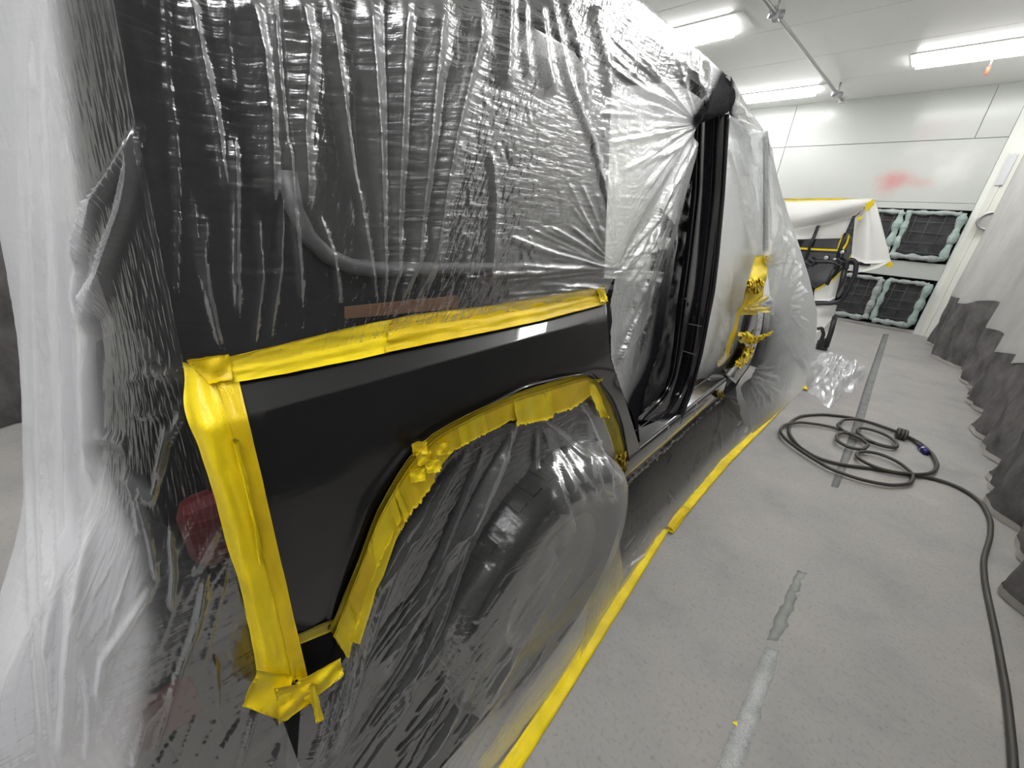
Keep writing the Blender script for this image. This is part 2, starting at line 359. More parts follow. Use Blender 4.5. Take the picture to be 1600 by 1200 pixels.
# wall with old red overspray stains
def stained_wall():
    m, nt, N, L = new_mat('white_wall_with_red_overspray'); b = N['Principled BSDF']
    b.inputs['Roughness'].default_value = .28; b.inputs['Coat Weight'].default_value = .2; b.inputs['Coat Roughness'].default_value = .15
    geo = N.new('ShaderNodeNewGeometry'); cur = None
    rgb = N.new('ShaderNodeRGB'); rgb.outputs[0].default_value = (.45, .47, .445, 1); cur = rgb.outputs[0]
    nz = N.new('ShaderNodeTexNoise'); nz.inputs['Scale'].default_value = 5; nz.inputs['Detail'].default_value = 5; L.new(geo.outputs['Position'], nz.inputs['Vector'])
    spots = [((1398, 280), (.30, .22), (.50, .20, .19), .75), ((1385, 295), (.2, .2), (.50, .24, .23), .5), ((1440, 285), (.22, .12), (.48, .30, .28), .6), ((1462, 200), (.35, .3), (.48, .40, .38), .4),
             ((1432, 235), (.25, .12), (.50, .50, .48), .6), ((1265, 292), (.08, .2), (.45, .45, .44), .8), ((1490, 265), (.35, .35), (.62, .63, .6), .6)]
    for p, (rx, rz), c, k in spots:
        q = ony(p, 9.4)
        mp = N.new('ShaderNodeMapping'); mp.vector_type = 'POINT'
        mp.inputs['Location'].default_value = (-q[0] / rx, 0, -q[2] / rz); mp.inputs['Scale'].default_value = (1 / rx, 0, 1 / rz); L.new(geo.outputs['Position'], mp.inputs['Vector'])
        ln = N.new('ShaderNodeVectorMath'); ln.operation = 'LENGTH'; L.new(mp.outputs[0], ln.inputs[0])
        ad = N.new('ShaderNodeMath'); ad.operation = 'MULTIPLY_ADD'; L.new(nz.outputs['Fac'], ad.inputs[0]); ad.inputs[1].default_value = 1.3; L.new(ln.outputs['Value'], ad.inputs[2])
        mr = N.new('ShaderNodeMapRange'); mr.interpolation_type = 'SMOOTHSTEP'; mr.inputs['From Min'].default_value = .55; mr.inputs['From Max'].default_value = 1.7
        mr.inputs['To Min'].default_value = k; mr.inputs['To Max'].default_value = 0; L.new(ad.outputs[0], mr.inputs['Value'])
        mx = N.new('ShaderNodeMix'); mx.data_type = 'RGBA'; L.new(mr.outputs[0], mx.inputs[0]); L.new(cur, mx.inputs[6]); mx.inputs[7].default_value = (*c, 1); cur = mx.outputs[2]
    L.new(cur, b.inputs['Base Color']); return m
MT['wall_stained'] = stained_wall()

# ------------------------------------------------------------------ room shell
YW, ZC = 9.4, 3.5
RX0, RX1, RY0 = -4.6, 1.75, -4.2
fl = box('floor', (RX0, RY0, -.1), (RX1, YW + .2, 0), MT['floor'], rot=rot_room); tag(fl, kind='structure')
ce = thing('ceiling', None, None); tag(ce, kind='structure')
seams = [RY0, -3.16, -2.02, -.88, .26, 1.40, 2.54, 3.68, 4.82, 5.93, 7.04, 8.2, YW + .1]
for a, b_ in zip(seams[:-1], seams[1:]):
    box('ceiling_panel', (RX0, a + .003, ZC), (RX1, b_ - .003, ZC + .06), MT['ceiling'], ce, rot_room, .004)
box('ceiling_backing', (RX0, RY0, ZC + .05), (RX1, YW + .2, ZC + .1), MT['trim'], ce, rot_room)
def wall(name, lo, hi, m=None):
    return tag(box(name, lo, hi, m or MT['wall'], None, rot_room), kind='structure')
wl = wall('wall_left', (RX0 - .1, RY0, 0), (RX0, YW + .2, ZC))
wr = wall('wall_right', (RX1, RY0, 0), (RX1 + .1, YW + .2, ZC))
wf = wall('wall_front', (RX0, RY0 - .1, 0), (RX1, RY0, ZC))
wb = thing('wall_back', None, None); tag(wb, kind='structure')
def wpanel(x0, x1, z0, z1, d=0.0, nm='wall_panel', m=None):
    return box(nm, (x0, YW - d, z0), (x1, YW + .08, z1), m or MT['wall_stained'], wb, rot_room, .004)
XE = .335          # where the end wall meets the angled corner
wpanel(RX0, -2.403, 2.853, ZC); wpanel(-2.397, .0, 2.853, ZC); wpanel(.006, XE, 2.853, ZC)
wpanel(RX0, -2.403, 2.0, 2.847); wpanel(-2.397, XE, 2.0, 2.847)
wpanel(RX0, XE, 1.90, 1.994, .015, 'filter_header')
wpanel(RX0, XE, .87, 1.12, .02, 'filter_rail'); wpanel(RX0, XE, 0, .05, .02, 'filter_sill')
wpanel(RX0, XE, 0, 2.0, -.06, 'filter_recess', MT['black'])
# angled corner between end wall and side wall
def rslab(name, pts, n, t, m, parent=None):
    return slab(name, [rot_room(p) for p in pts], rot_room(n), t, m, parent)
cw = thing('wall_right', None, None); cw.name = 'wall_corner'; tag(cw, kind='structure')
rslab('corner_panel', [(XE + .004, YW, 0), (1.75, 8.9, 0), (1.75, 8.9, ZC), (XE + .004, YW, ZC)], (-.35, -.93, 0), .05, MT['wall'], cw)
rslab('corner_post', [(.405, YW - .04, 0), (.475, YW - .065, 0), (.475, YW - .065, 2.64), (.405, YW - .04, 2.64)], (-.35, -.93, 0), .04, MT['trim'], cw)
rslab('corner_trim', [(.50, YW - .075, 0), (.56, YW - .095, 0), (.56, YW - .095, 2.64), (.50, YW - .075, 2.64)], (-.35, -.93, 0), .03, MT['trim'], cw)
rslab('grey_strip', [(.42, YW - .065, 2.24), (.50, YW - .10, 2.24), (.50, YW - .10, 2.62), (.42, YW - .065, 2.62)], (-.35, -.93, 0), .02, MT['lampframe'], cw)

# ------------------------------------------------------------------ filters in the end wall
def filt(x0, x1, z0, z1, label, green):
    t = thing('filter_panel', label, 'filter', group=None)
    y = YW - .012
    n = 22
    gx, gz = np.meshgrid(np.linspace(x0, x1, n), np.linspace(z0, z1, n), indexing='ij')
    P = np.stack([gx, np.full_like(gx, y - .01) + RNG.normal(0, .005, gx.shape), gz], -1)
    P = np.array([[rot_room(v) for v in r] for r in P])
    grid_obj('filter_pad', P, MT['pad'], t, .02)
    k = 0
    for x in np.arange(x0 + .1, x1 - .03, .165):
        tube('grid_wire', [rot_room((x + RNG.normal(0, .006), y - .03, z0)), rot_room((x + RNG.normal(0, .006), y - .03, z1))], .004, MT['wire'], t, 6)
    for z in np.arange(z0 + .08, z1 - .03, .15):
        tube('grid_wire', [rot_room((x0, y - .034, z + RNG.normal(0, .006))), rot_room((x1, y - .034, z + RNG.normal(0, .006)))], .004, MT['wire'], t, 6)
    def roll(a, b, r, m):
        s = np.linspace(0, 1, 40); a = np.array(a); b = np.array(b)
        P = a + (b - a) * s[:, None]; P = P + RNG.normal(0, .008, P.shape)
        for _ in range(2): P[1:-1] = (P[:-2] + P[1:-1] + P[2:]) / 3
        R = r * (1 + .35 * np.sin(s * 17 + RNG.uniform(0, 6)) * RNG.uniform(.3, 1, 40))
        tube('edge_roll', [rot_room(p) for p in P], R, m, t, 10)
    yy = y - .03
    roll((x0, yy, z1), (x1, yy, z1), .032, MT['fabric']); roll((x0, yy, z0), (x1, yy, z0), .042, MT['fabric'])
    roll((x1, yy, z0), (x1, yy, z1), .05, MT['fabric_green'] if green else MT['fabric'])
    roll((x0, yy, z0), (x0, yy, z1), .04, MT['fabric_green'] if green else MT['fabric'])
    return t
filt(-.34, .265, 1.19, 1.85, 'upper right dark filter panel with wire grid, green rolled edges, in white end wall', True)
filt(-1.10, -.43, 1.19, 1.85, 'upper dark wire-grid filter panel partly hidden by the white-papered door', True)
filt(-.24, .255, .12, .80, 'lower right dark filter panel with wire grid beside the far curtain', True)
filt(-.90, -.33, .12, .80, 'lower dark wire-grid filter panel just right of the black stand', False)
filt(-1.9, -1.19, 1.19, 1.85, 'upper dark filter panel behind the masked vehicle front', False)
# ------------------------------------------------------------------ ceiling lamps
def lamp(x0, x1, y0, y1, label, z=ZC):
    t = thing('ceiling_light', label, 'ceiling light', group='fluorescent ceiling lights')
    fr = .05
    objs = [box('lamp_frame', (x0 - fr, y0 - fr, z - .012), (x0, y1 + fr, z + .01), MT['lampframe'], None, rot_room), box('f', (x1, y0 - fr, z - .012), (x1 + fr * 3, y1 + fr, z + .01), MT['lampframe'], None, rot_room),
            box('f', (x0, y0 - fr, z - .012), (x1, y0, z + .01), MT['lampframe'], None, rot_room), box('f', (x0, y1, z - .012), (x1, y1 + fr, z + .01), MT['lampframe'], None, rot_room)]
    merge('lamp_frame', objs, MT['ceiling'], t)
    ym = (y0 + y1) / 2
    box('diffuser', (x0, y0, z - .05), (x1, ym - .01, z - .002), MT['lamp'], t, rot_room)
    box('diffuser', (x0, ym + .01, z - .05), (x1 - .06, y1, z - .002), MT['lamp'], t, rot_room)
    return t
lamp(-3.7, -2.25, 5.32, 5.74, 'ceiling light nearest the plastic-covered roof, cut off by its edge')
lamp(-3.5, -1.95, 8.35, 8.72, 'narrow ceiling light at the end wall, left of the pipe end')
lamp(-.82, 1.3, 7.55, 7.97, 'long bright ceiling light at right above the far curtain')
lamp(-.9, 1.3, 3.35, 3.8, 'ceiling light overhead right of the vehicle, third from the end wall')
lamp(-3.6, -2.1, 2.3, 2.72, 'added unseen ceiling light above the left side of the masked roof')  # out of view, added to light the roof side
lamp(-3.6, -2.1, -.8, -.38, 'added unseen ceiling light above the left rear of the vehicle')  # added beyond the frame to brighten the left rear
lamp(-.9, 1.3, -.95, -.5, 'added unseen ceiling light above the aisle behind the vehicle')  # unseen fixture, put in to light the rear of the vehicle

# pipe under the ceiling
pt = thing('ceiling_pipe', 'thin grey pipe hung under the ceiling with clamp fittings, running to end wall', 'pipe')
def RR(*p): return np.array(rot_room(p))
pa, pb = onz((1190, -8), 3.36), onz((1316, 157), 3.36)
tube('pipe', [pa + (pa - pb) * 1.2, pa, pb], .018, MT['pipe'], pt, 10)
for px in ((1213, 22), (1308, 147)):
    c = onz(px, 3.36)
    tube('hanger', [c, c + [0, 0, .15]], .012, MT['pipe'], pt, 8)
    tube('clamp', [c + [-.05, -.04, 0], c + [.05, .04, 0]], .035, MT['steel'], pt, 10)
    box('bracket', tuple(c + [-.03, -.03, -.05]), tuple(c + [.03, .05, .02]), MT['steel'], pt, None, .006)
    tube('bolt', [c + [0, -.07, .03], c + [0, .07, .03]], .012, MT['steel'], pt, 8)
box('wall_flange', tuple(pb + [-.04, -.02, -.04]), tuple(pb + [.04, .02, .04]), MT['pipe'], pt, None, .005)
# red-tipped sprinkler
c = onz((1546, 103), 3.42)
sp = thing('sprinkler', 'small orange-red sprinkler head on short stem under ceiling, right of pipe', 'sprinkler')
tube('stem', [c + [0, 0, .1], c + [0, 0, .0]], .012, MT['pipe'], sp, 8)
tube('head', [c, c + [0, 0, -.03], c + [0, 0, -.09]], [.018, .022, .012], MT['orange'], sp, 10)
# round port on the corner panel
gc = np.array(rot_room((.545, YW - .13, 1.77)))
gp = thing('round_vent', 'round metal ring port on the angled white corner wall', 'vent')
lathe('ring', [(-.03, .10), (-.05, .10), (-.05, .125), (0, .13), (.03, .125)], MT['steel'], gp, 36, 'y', tuple(gc))
lathe('face', [(-.025, .0), (-.025, .10)], MT['curtain'], gp, 36, 'y', tuple(gc))

# ------------------------------------------------------------------ floor marks
def floor_strip(name, A, B, m, label, cat, dens=30, z=.0012, jag=0.0):
    a = resample([onz(p, z) for p in A], dens); b = resample([onz(p, z) for p in B], dens)
    if jag: a[:, :2] += RNG.normal(0, jag, (dens, 2)); b[:, :2] += RNG.normal(0, jag, (dens, 2))
    P = np.stack([a, (a + b) / 2, b], 1)
    return tag(grid_obj(name, P, m, None, .001), label, cat)
floor_strip('floor_stripe', [(1113, 1210), (1190, 1023), (1196, 1010)], [(1158, 1210), (1213, 1040), (1217, 1018)], MT['stripe_light'], 'worn pale tape stripe on the floor, near end at bottom', 'floor marking', 30, .0012, .002)
floor_strip('floor_stripe', [(1199, 1000), (1227, 930), (1246, 890)], [(1219, 1003), (1243, 940), (1258, 893)], MT['stripe_faded'], 'faded middle piece of the floor stripe, greenish grey', 'floor marking', 20, .0012, .004)
floor_strip('floor_stripe', [(1298, 760), (1330, 672), (1352, 600), (1380, 522)], [(1310, 762), (1345, 676), (1365, 602), (1389, 522)], MT['stripe_dark'], 'long dark grey floor stripe running past the coiled hose to the end wall', 'floor marking', 30)
q = onz((1149, 1130), .002)
tag(mesh_obj('tape_scrap', np.array([q + [-.008, -.006, 0], q + [.009, -.004, 0], q + [.002, .009, 0], q + [-.004, .006, .003]]), [[0, 1, 2, 3]], MT['tape'], None, False), 'tiny yellow tape scrap on the pale floor stripe', 'tape scrap')

# ------------------------------------------------------------------ curtains
def curtain(plan, z0, zs_, ztop, label, amp=.05, freq=7.0, seed=1, lean=.0, out=1):
    r = np.random.default_rng(seed)
    t = thing('curtain', label, 'curtain')
    n = 260
    P0 = smooth(np.array(plan, float), n, 6)
    d = np.r_[0, np.cumsum(np.linalg.norm(np.diff(P0, axis=0), axis=1))]
    T = np.gradient(P0, axis=0); T /= np.linalg.norm(T, axis=1, keepdims=True); N2 = np.stack([-T[:, 1], T[:, 0]], -1)
    ph = r.uniform(0, 6.28, 6)
    f1 = np.sin(d * freq + ph[0] + .9 * np.sin(d * 1.7 + ph[1])); f2 = np.sin(d * freq * 2.3 + ph[2] + np.sin(d * 3 + ph[3])); f3 = np.sin(d * freq * 5.1 + ph[4])
    def surf(z, lowk):
        a = amp * (.55 + .3 * lowk)
        off = a * (f1 + .45 * f2 + .12 * f3 * lowk) + lean * z
        return np.stack([P0[:, 0] + N2[:, 0] * off * out, P0[:, 1] + N2[:, 1] * off * out], -1)
    zb = zs_ + .06 * np.sin(d * 2.3 + ph[5]) + .03 * np.sin(d * 7 + ph[1])
    rows = []
    for k in np.linspace(0, 1, 40):
        z = zb + .0 + (ztop - zb) * k; xy = surf(z, (1 - k) ** 2); rows.append(np.c_[xy, z])
    U = np.stack(rows, 1); U[:, :, 0] += r.normal(0, .001, U.shape[:2])
    grid_obj('upper_sheet', U, MT['curtain'], t)
    rows = []
    for k in np.linspace(0, 1, 36):
        z = z0 + (zb + .03 - z0) * k; xy = surf(z, 1.0 - .0 * k)
        wob = .018 * np.sin(d * 13 + 9 * k + ph[2]) * np.sin(5 * k + ph[0]) + .01 * np.sin(d * 31 + 6 * k)
        xy = xy + N2 * (wob * (1 - .6 * k) - .006)[:, None] if False else xy + N2 * (wob * (1 - .6 * k))[:, None] * 1.0
        rows.append(np.c_[xy[:, 0] + .008, xy[:, 1], z])
    S = np.stack(rows, 1); grid_obj('lower_skirt', S, MT['skirt'], t)
    hm = S[:, :2].copy(); hm[:, :, 0] -= .004; hm[:, 1, 2] = z0 + .035
    grid_obj('hem_strip', hm, MT['hem'], t)
    return t
curtain([(.80, 9.05), (.84, 8.5), (.80, 7.9), (.93, 7.35), (1.10, 6.95), (1.25, 6.8)], .012, .80, 3.3, 'far hazy curtain with dark skirt, nearest the end wall filters', .045, 8.0, 3)
curtain([(1.04, 6.75), (1.02, 6.0), (1.03, 5.3), (.99, 4.6), (.95, 4.1), (.95, 3.4), (.93, 2.7), (.90, 1.9), (.90, 1.0), (.92, -1.0), (.95, -3.0)], .012, .62, 3.3, 'long near curtain along the right side, hazy plastic over dark skirt', .055, 6.0, 5)
curtain([(-3.9, 6.5), (-3.95, 4.0), (-3.9, 2.0), (-3.92, .0), (-3.9, -3.0)], .012, 1.25, 3.3, 'curtain at far left behind the plastic-draped rear', .06, 5.0, 8, 0, -1)
# marker clipped to the near curtain
cp = onx((1596, 304), .93)
ck = thing('marker_pen', 'slim blue and green pen hooked on the near curtain at right edge', 'pen')
tube('barrel', [cp + [0, .0, .09], cp + [0, 0, .0]], .012, plain('pen_green', (.03, .10, .04), .4), ck, 8)
tube('tip', [cp, cp + [0, 0, -.04], cp + [0, 0, -.07]], [.011, .009, .003], plain('pen_blue', (.04, .06, .30), .4), ck, 8)

# ------------------------------------------------------------------ vehicle
car = thing('car', 'black off-road vehicle masked in clear plastic, bare quarter panel and door pillar showing', 'car')
O_ARCH = [(516, 985), (540, 925), (560, 878), (586, 806), (606, 768), (630, 727), (655, 696), (681, 674), (740, 643), (813, 612), (883, 590), (905, 584), (920, 584), (934, 595), (954, 626), (968, 663), (976, 697), (979, 722)]
def lofted(A, B, nu, nv, fn):
    a, b = resample(A, nu), resample(B, nu)
    return np.array([[fn(a[i] * (1 - s) + b[i] * s, i / (nu - 1), s) for s in np.linspace(0, 1, nv)] for i in range(nu)])
# quarter panel: fan between the arch and the outline, with explicit correspondences
qo = [(516, 985), (586, 806), (640, 712), (813, 612), (883, 590), (920, 583), (954, 626), (968, 663), (979, 722)]
qb = [(440, 985), (366, 640), (362, 592), (560, 558), (760, 514), (948, 474), (954, 560), (976, 622), (1002, 706)]
def multi(A, ks, n):
    return np.concatenate([resample([A[k], A[k + 1]], n)[:-1 if k < len(A) - 2 else n] for k in range(len(A) - 1)])
QA, QB = multi(qo, None, 14), multi(qb, None, 14)
QA = smooth(QA, len(QA), 3)
def qfn(p, u, s):
    off = .004 * math.exp(-((s - .05) / .04) ** 2) - (.006 * max(0, (.03 - s) / .03))
    return on(p, off)
sv = np.linspace(0, 1, 84)
QP = np.array([[qfn(QA[i] * (1 - s) + QB[i] * s, i, s) for s in sv] for i in range(len(QA))])
grid_obj('quarter_panel', QP, MT['paint'], car, .012)
# arch lip turning inward
LP = [on(p, .002) for p in smooth(O_ARCH, 80, 3)]
LP = np.stack([np.array(LP), np.array(LP) - [.06, 0, 0]], 1); grid_obj('arch_lip', LP, MT['paint'], car, .003)
# lower rear corner of the body below the panel
slab('lower_corner', [on((430, 940), -.006), on((520, 940), -.006), on((520, 1010), -.006), on((500, 1060), -.01), on((440, 1060), -.02)], (1, 0, 0), .02, MT['black'], car)
# rear and upper body (under the film)
def hull(name, plan, zs_, m, inset=0.0):
    rows = []
    for z in zs_:
        rows.append([(x, y, z) for x, y in plan(z)])
    return grid_obj(name, np.array(rows).transpose(1, 0, 2), m, car)
def plan_body(z):
    x1 = xs(z) - .028; x0 = -2.36 - (xs(z) + .55) * .6; y0 = .05 + max(0, z - 1.36) * .17
    P = [(x1, 1.10), (x1, y0 + .06), (x1 - .02, y0 + .02), (x1 - .06, y0)]
    P += [(x0 + .03, y0), (x0 + .01, y0 + .01), (x0, y0 + .04), (x0, 1.1)]
    return P
hull('body_shell', plan_body, [.55, .8, 1.0, 1.2, 1.25, 1.3, 1.5, 1.7, 1.9, 1.97], MT['black'])
rp = [[(-.73, y, 1.93), (-.76, y, 1.975), (-.87, y, 2.0), (-1.45, y, 2.03), (-2.1, y, 2.0), (-2.22, y, 1.93)] for y in (.13, .2, 1.0, 1.6, 1.8)]
grid_obj('roof', np.array(rp), MT['black'], car, .03)
# side quarter window with its lighter seal
def rrect(pts, r, n=6):
    out = []; k = len(pts)
    for i in range(k):
        p0, p1, p2 = np.array(pts[i - 1], float), np.array(pts[i], float), np.array(pts[(i + 1) % k], float)
        a = p1 + (p0 - p1) / np.linalg.norm(p0 - p1) * r; b = p1 + (p2 - p1) / np.linalg.norm(p2 - p1) * r
        for t in np.linspace(0, 1, n): out.append((1 - t) ** 2 * a + 2 * t * (1 - t) * p1 + t * t * b)
    return out
win = rrect([(.22, 1.40), (1.02, 1.36), (1.02, 1.86), (.27, 1.86)], .13)
WO = [(xs(z) - .022, y, z) for y, z in win]
slab('quarter_window', WO, (1, 0, .15), .006, MT['glass'], car)
W2 = np.array(WO + [WO[0]]); tube('window_seal', W2, .013, MT['trimgrey'], car, 8)
# belt-line cardboard under the film
cb = [on((540, 498), -.006), on((716, 482), -.006), on((716, 462), -.006), on((540, 480), -.006)]
tag(slab('cardboard_strip', cb, (1, 0, 0), .004, MT['card']), 'brown cardboard strip under clear plastic just above the yellow belt tape', 'cardboard')
# tail lamp, bumper
box('rear_valance', (-2.2, -.12, .04), (-.62, .14, .45), MT['black'], car, None, .04)
tl = box('tail_lamp', (-.92, -.02, 1.0), (-.655, .12, 1.28), MT['black'], car, None, .04)
box('lamp_lens', (-.66, .005, .97), (-.60, .085, 1.09), MT['red'], tl, None, .025)
bm = box('rear_bumper', (-2.3, -.17, .42), (-.63, .10, .80), MT['black'], car, None, .07)
box('reflector', (-.70, -.15, .66), (-.622, -.04, .76), MT['reddull'], bm, None, .02)
box('tailgate_handle', (-1.3, -.02, .85), (-.95, .08, .98), MT['black'], car, None, .03)
box('chassis', (-2.2, .1, .3), (-.75, 4.4, .5), MT['black'], car)
# black box standing in for the dark of the interior
box('interior_dark_box', (-2.0, 1.05, .5), (-1.5, 4.2, 1.0), MT['black'], car, None, .05)
# wheels
def wheel(y, dx):
    wz, R_ = .42, .42
    prof = [(-.70, .26), (-.70, .37), (-.68, .405), (-.65, .42), (-.50, .42), (-.465, .405), (-.445, .37), (-.44, .30), (-.45, .25), (-.47, .235)]
    wv = lathe('wheel', prof, MT['rubber'], car, 64, 'x', (dx, y, wz))
    lathe('rim', [(-.47, .238), (-.475, .21), (-.52, .19), (-.53, .07), (-.50, .06), (-.50, 0)], MT['rim'], wv, 48, 'x', (dx, y, wz))
    lugs = []
    for k in range(44):
        a = 2 * math.pi * k / 44
        for xx in (dx - .53, dx - .62):
            c = np.array([xx, y + .423 * math.cos(a), wz + .423 * math.sin(a)]); t_ = np.array([0, -math.sin(a), math.cos(a)]); n_ = np.array([0, math.cos(a), math.sin(a)])
            lugs.append(slab('lug', [c + [-.035, 0, 0] - t_ * .017, c + [.04, 0, 0] - t_ * .017 , c + [.04, 0, 0] + t_ * .017, c + [-.035, 0, 0] + t_ * .017], n_, .02, MT['rubber']))
    merge('tread_blocks', lugs, MT['rubber'], wv)['kind'] = 'stuff'
    return wv
wheel(.80, 0); wheel(3.72, -.25)
# inner wheel well
ww = [[(x, .78 + .60 * math.cos(a), .42 + .56 * math.sin(a)) for x in (-.60, -.8, -1.0)] for a in np.linspace(-.2, math.pi + .2, 30)]
grid_obj('wheel_well', np.array(ww), MT['black'], car)
slab('dark_backing', [(-.72, .02, .03), (-.72, 1.5, .03), (-.72, 1.5, .98), (-.72, .02, .98)], (1, 0, 0), .02, MT['black'], car)  # added black sheet that makes the space behind the wheel dark
mf = [(-.06, .012), (.74, .012), (.60, .05), (.49, .13), (.41, .25), (.37, .40), (.31, .72), (.08, .72)]
slab('dark_apron', [(-.485 - .13 * z, y, z) for y, z in mf], (1, 0, .13), .015, MT['black'], car)  # added black apron, stands in for the dark under the car
# sill
prof = [(-.60, .38), (-.566, .40), (-.556, .46), (-.556, .535), (-.562, .556), (-.575, .566), (-.635, .574), (-.645, .588), (-.66, .60), (-.70, .61), (-.71, .69), (-.74, .70)]
sy = np.linspace(1.32, 2.78, 30)
grid_obj('sill', np.array([[(x, y, z) for x, z in prof] for y in sy]), MT['jamb'], car)
def bead(pts, r=.0022): tube('seam_bead', pts, r, MT['bead'], car, 6)
bead([(-.562, 1.50, .559), (-.562, 1.83, .559)]); bead([(-.636, 1.46, .577), (-.636, 1.80, .577)]); bead([(-.562, 1.83, .559), (-.636, 1.78, .577)])
bead([(-.562, 2.08, .559), (-.562, 2.72, .559)]); bead([(-.636, 2.10, .577), (-.636, 2.66, .577)]); bead([(-.562, 2.22, .559), (-.636, 2.17, .577)])
bead([(-.556, 1.83, .556), (-.556, 1.84, .47)]); bead([(-.556, 2.22, .556), (-.556, 2.23, .47)])
# lower sill flange, wrinkled black film below the sill
fl_ = []
for y in np.linspace(1.25, 2.75, 90):
    fl_.append([(-.575 + RNG.normal(0, .003), y, .42), (-.556 + RNG.normal(0, .004), y, .40), (-.565 + RNG.normal(0, .005), y, .37), (-.6, y, .28)])
grid_obj('sill_flange', np.array(fl_), MT['jamb'], car)
# B pillar
PLl = [(1086, 178), (1083, 300), (1071, 400), (1061, 470), (1054, 540), (1047, 590), (1030, 625), (992, 655)]
PLr = [(1138, 178), (1131, 300), (1122, 400), (1115, 460), (1108, 492), (1096, 555), (1083, 605), (1062, 662)]
spr = [0, .05, .15, .19, .24, .50, .54, .58, .63, .88, .92, .96, 1.0]
sx = [-.100, -.096, -.086, -.072, -.068, -.058, -.056, -.066, -.050, -.022, -.018, -.004, -.006]
a_, b_ = smooth(PLl, 60, 3), smooth(PLr, 60, 3)
BP = np.array([[onp(a_[i] * (1 - s) + b_[i] * s, sx[k] * (1 - .0 * i) + .004) for k, s in enumerate(spr)] for i in range(60)])
bp_ = grid_obj('pillar', BP, MT['jamb'], car, .01)
sd = bp_.modifiers.new('subdivision', 'SUBSURF'); sd.levels = 1; sd.render_levels = 2
# seams and holes on the pillar
for pa_, pb_ in (((1076, 506), (1096, 510)), ((1066, 548), (1088, 555)), ((1070, 466), (1074, 470))):
    tube('seam_bead', [onp(pa_, -.040), onp(pb_, -.012)], .002, MT['trimgrey'], car, 6)
for h in ((1088, 478), (1083, 497), (1079, 571)):
    c = onp(h, -.035); lathe('pillar_hole', [(.0, .0), (.004, .009), (.0, .012)], MT['black'], car, 16, 'x', tuple(c))
# front edge flange of the pillar
tube('pillar_flange', [onp(p, .0) for p in smooth(PLr, 50, 2)], .006, MT['jamb'], car, 8)
# black wrinkled masking inside the rear door jamb
JL = [(1092, 172), (1066, 290), (1046, 400), (1034, 480), (1024, 560), (1006, 612), (975, 668)]
JR = [(1092, 178), (1084, 300), (1073, 400), (1063, 470), (1056, 540), (1048, 600), (1020, 645)]
ja, jb = smooth(JL, 120, 4), smooth(JR, 120, 4)
JN = RNG.normal(0, .022, (120, 14))
for _ in range(2): JN[1:-1] = (JN[:-2] + JN[1:-1] + JN[2:]) / 3; JN[:, 1:-1] = (JN[:, :-2] + JN[:, 1:-1] + JN[:, 2:]) / 3
JP = np.array([[onp(ja[i] * (1 - s) + jb[i] * s, -.13 + JN[i, int(s * 13)]) for s in np.linspace(0, 1, 14)] for i in range(120)])
grid_obj('door_jamb_film', JP, MT['jambfilm'], car)
# A pillar foot
AL = [(1166, 470), (1163, 500), (1155, 535), (1143, 560), (1128, 580)]
AR = [(1196, 478), (1192, 515), (1182, 548), (1170, 575), (1150, 600)]
aa, ab = smooth(AL, 30, 2), smooth(AR, 30, 2)
AP = np.array([[onp(aa[i] * (1 - s) + ab[i] * s, -.03 + .035 * math.sin(math.pi * s) - .02 * s) for s in np.linspace(0, 1, 12)] for i in range(30)])
grid_obj('front_pillar_foot', AP, MT['jamb'], car, .01)
# fender, hood and windscreen frame under the film
fp = [[(-.74, y, .5), (-.74, y, .8), (-.76, y, .95), (-.84, y, 1.0), (-1.45, y, 1.05), (-2.2, y, 1.0)] for y in (2.95, 3.2, 3.6, 3.95)]
grid_obj('hood', np.array(fp), MT['paint'], car, .02)
tube('windscreen_pillar', [(-.80, 2.75, 1.0), (-.84, 2.6, 1.5), (-.86, 2.5, 1.85)], .03, MT['black'], car, 10)

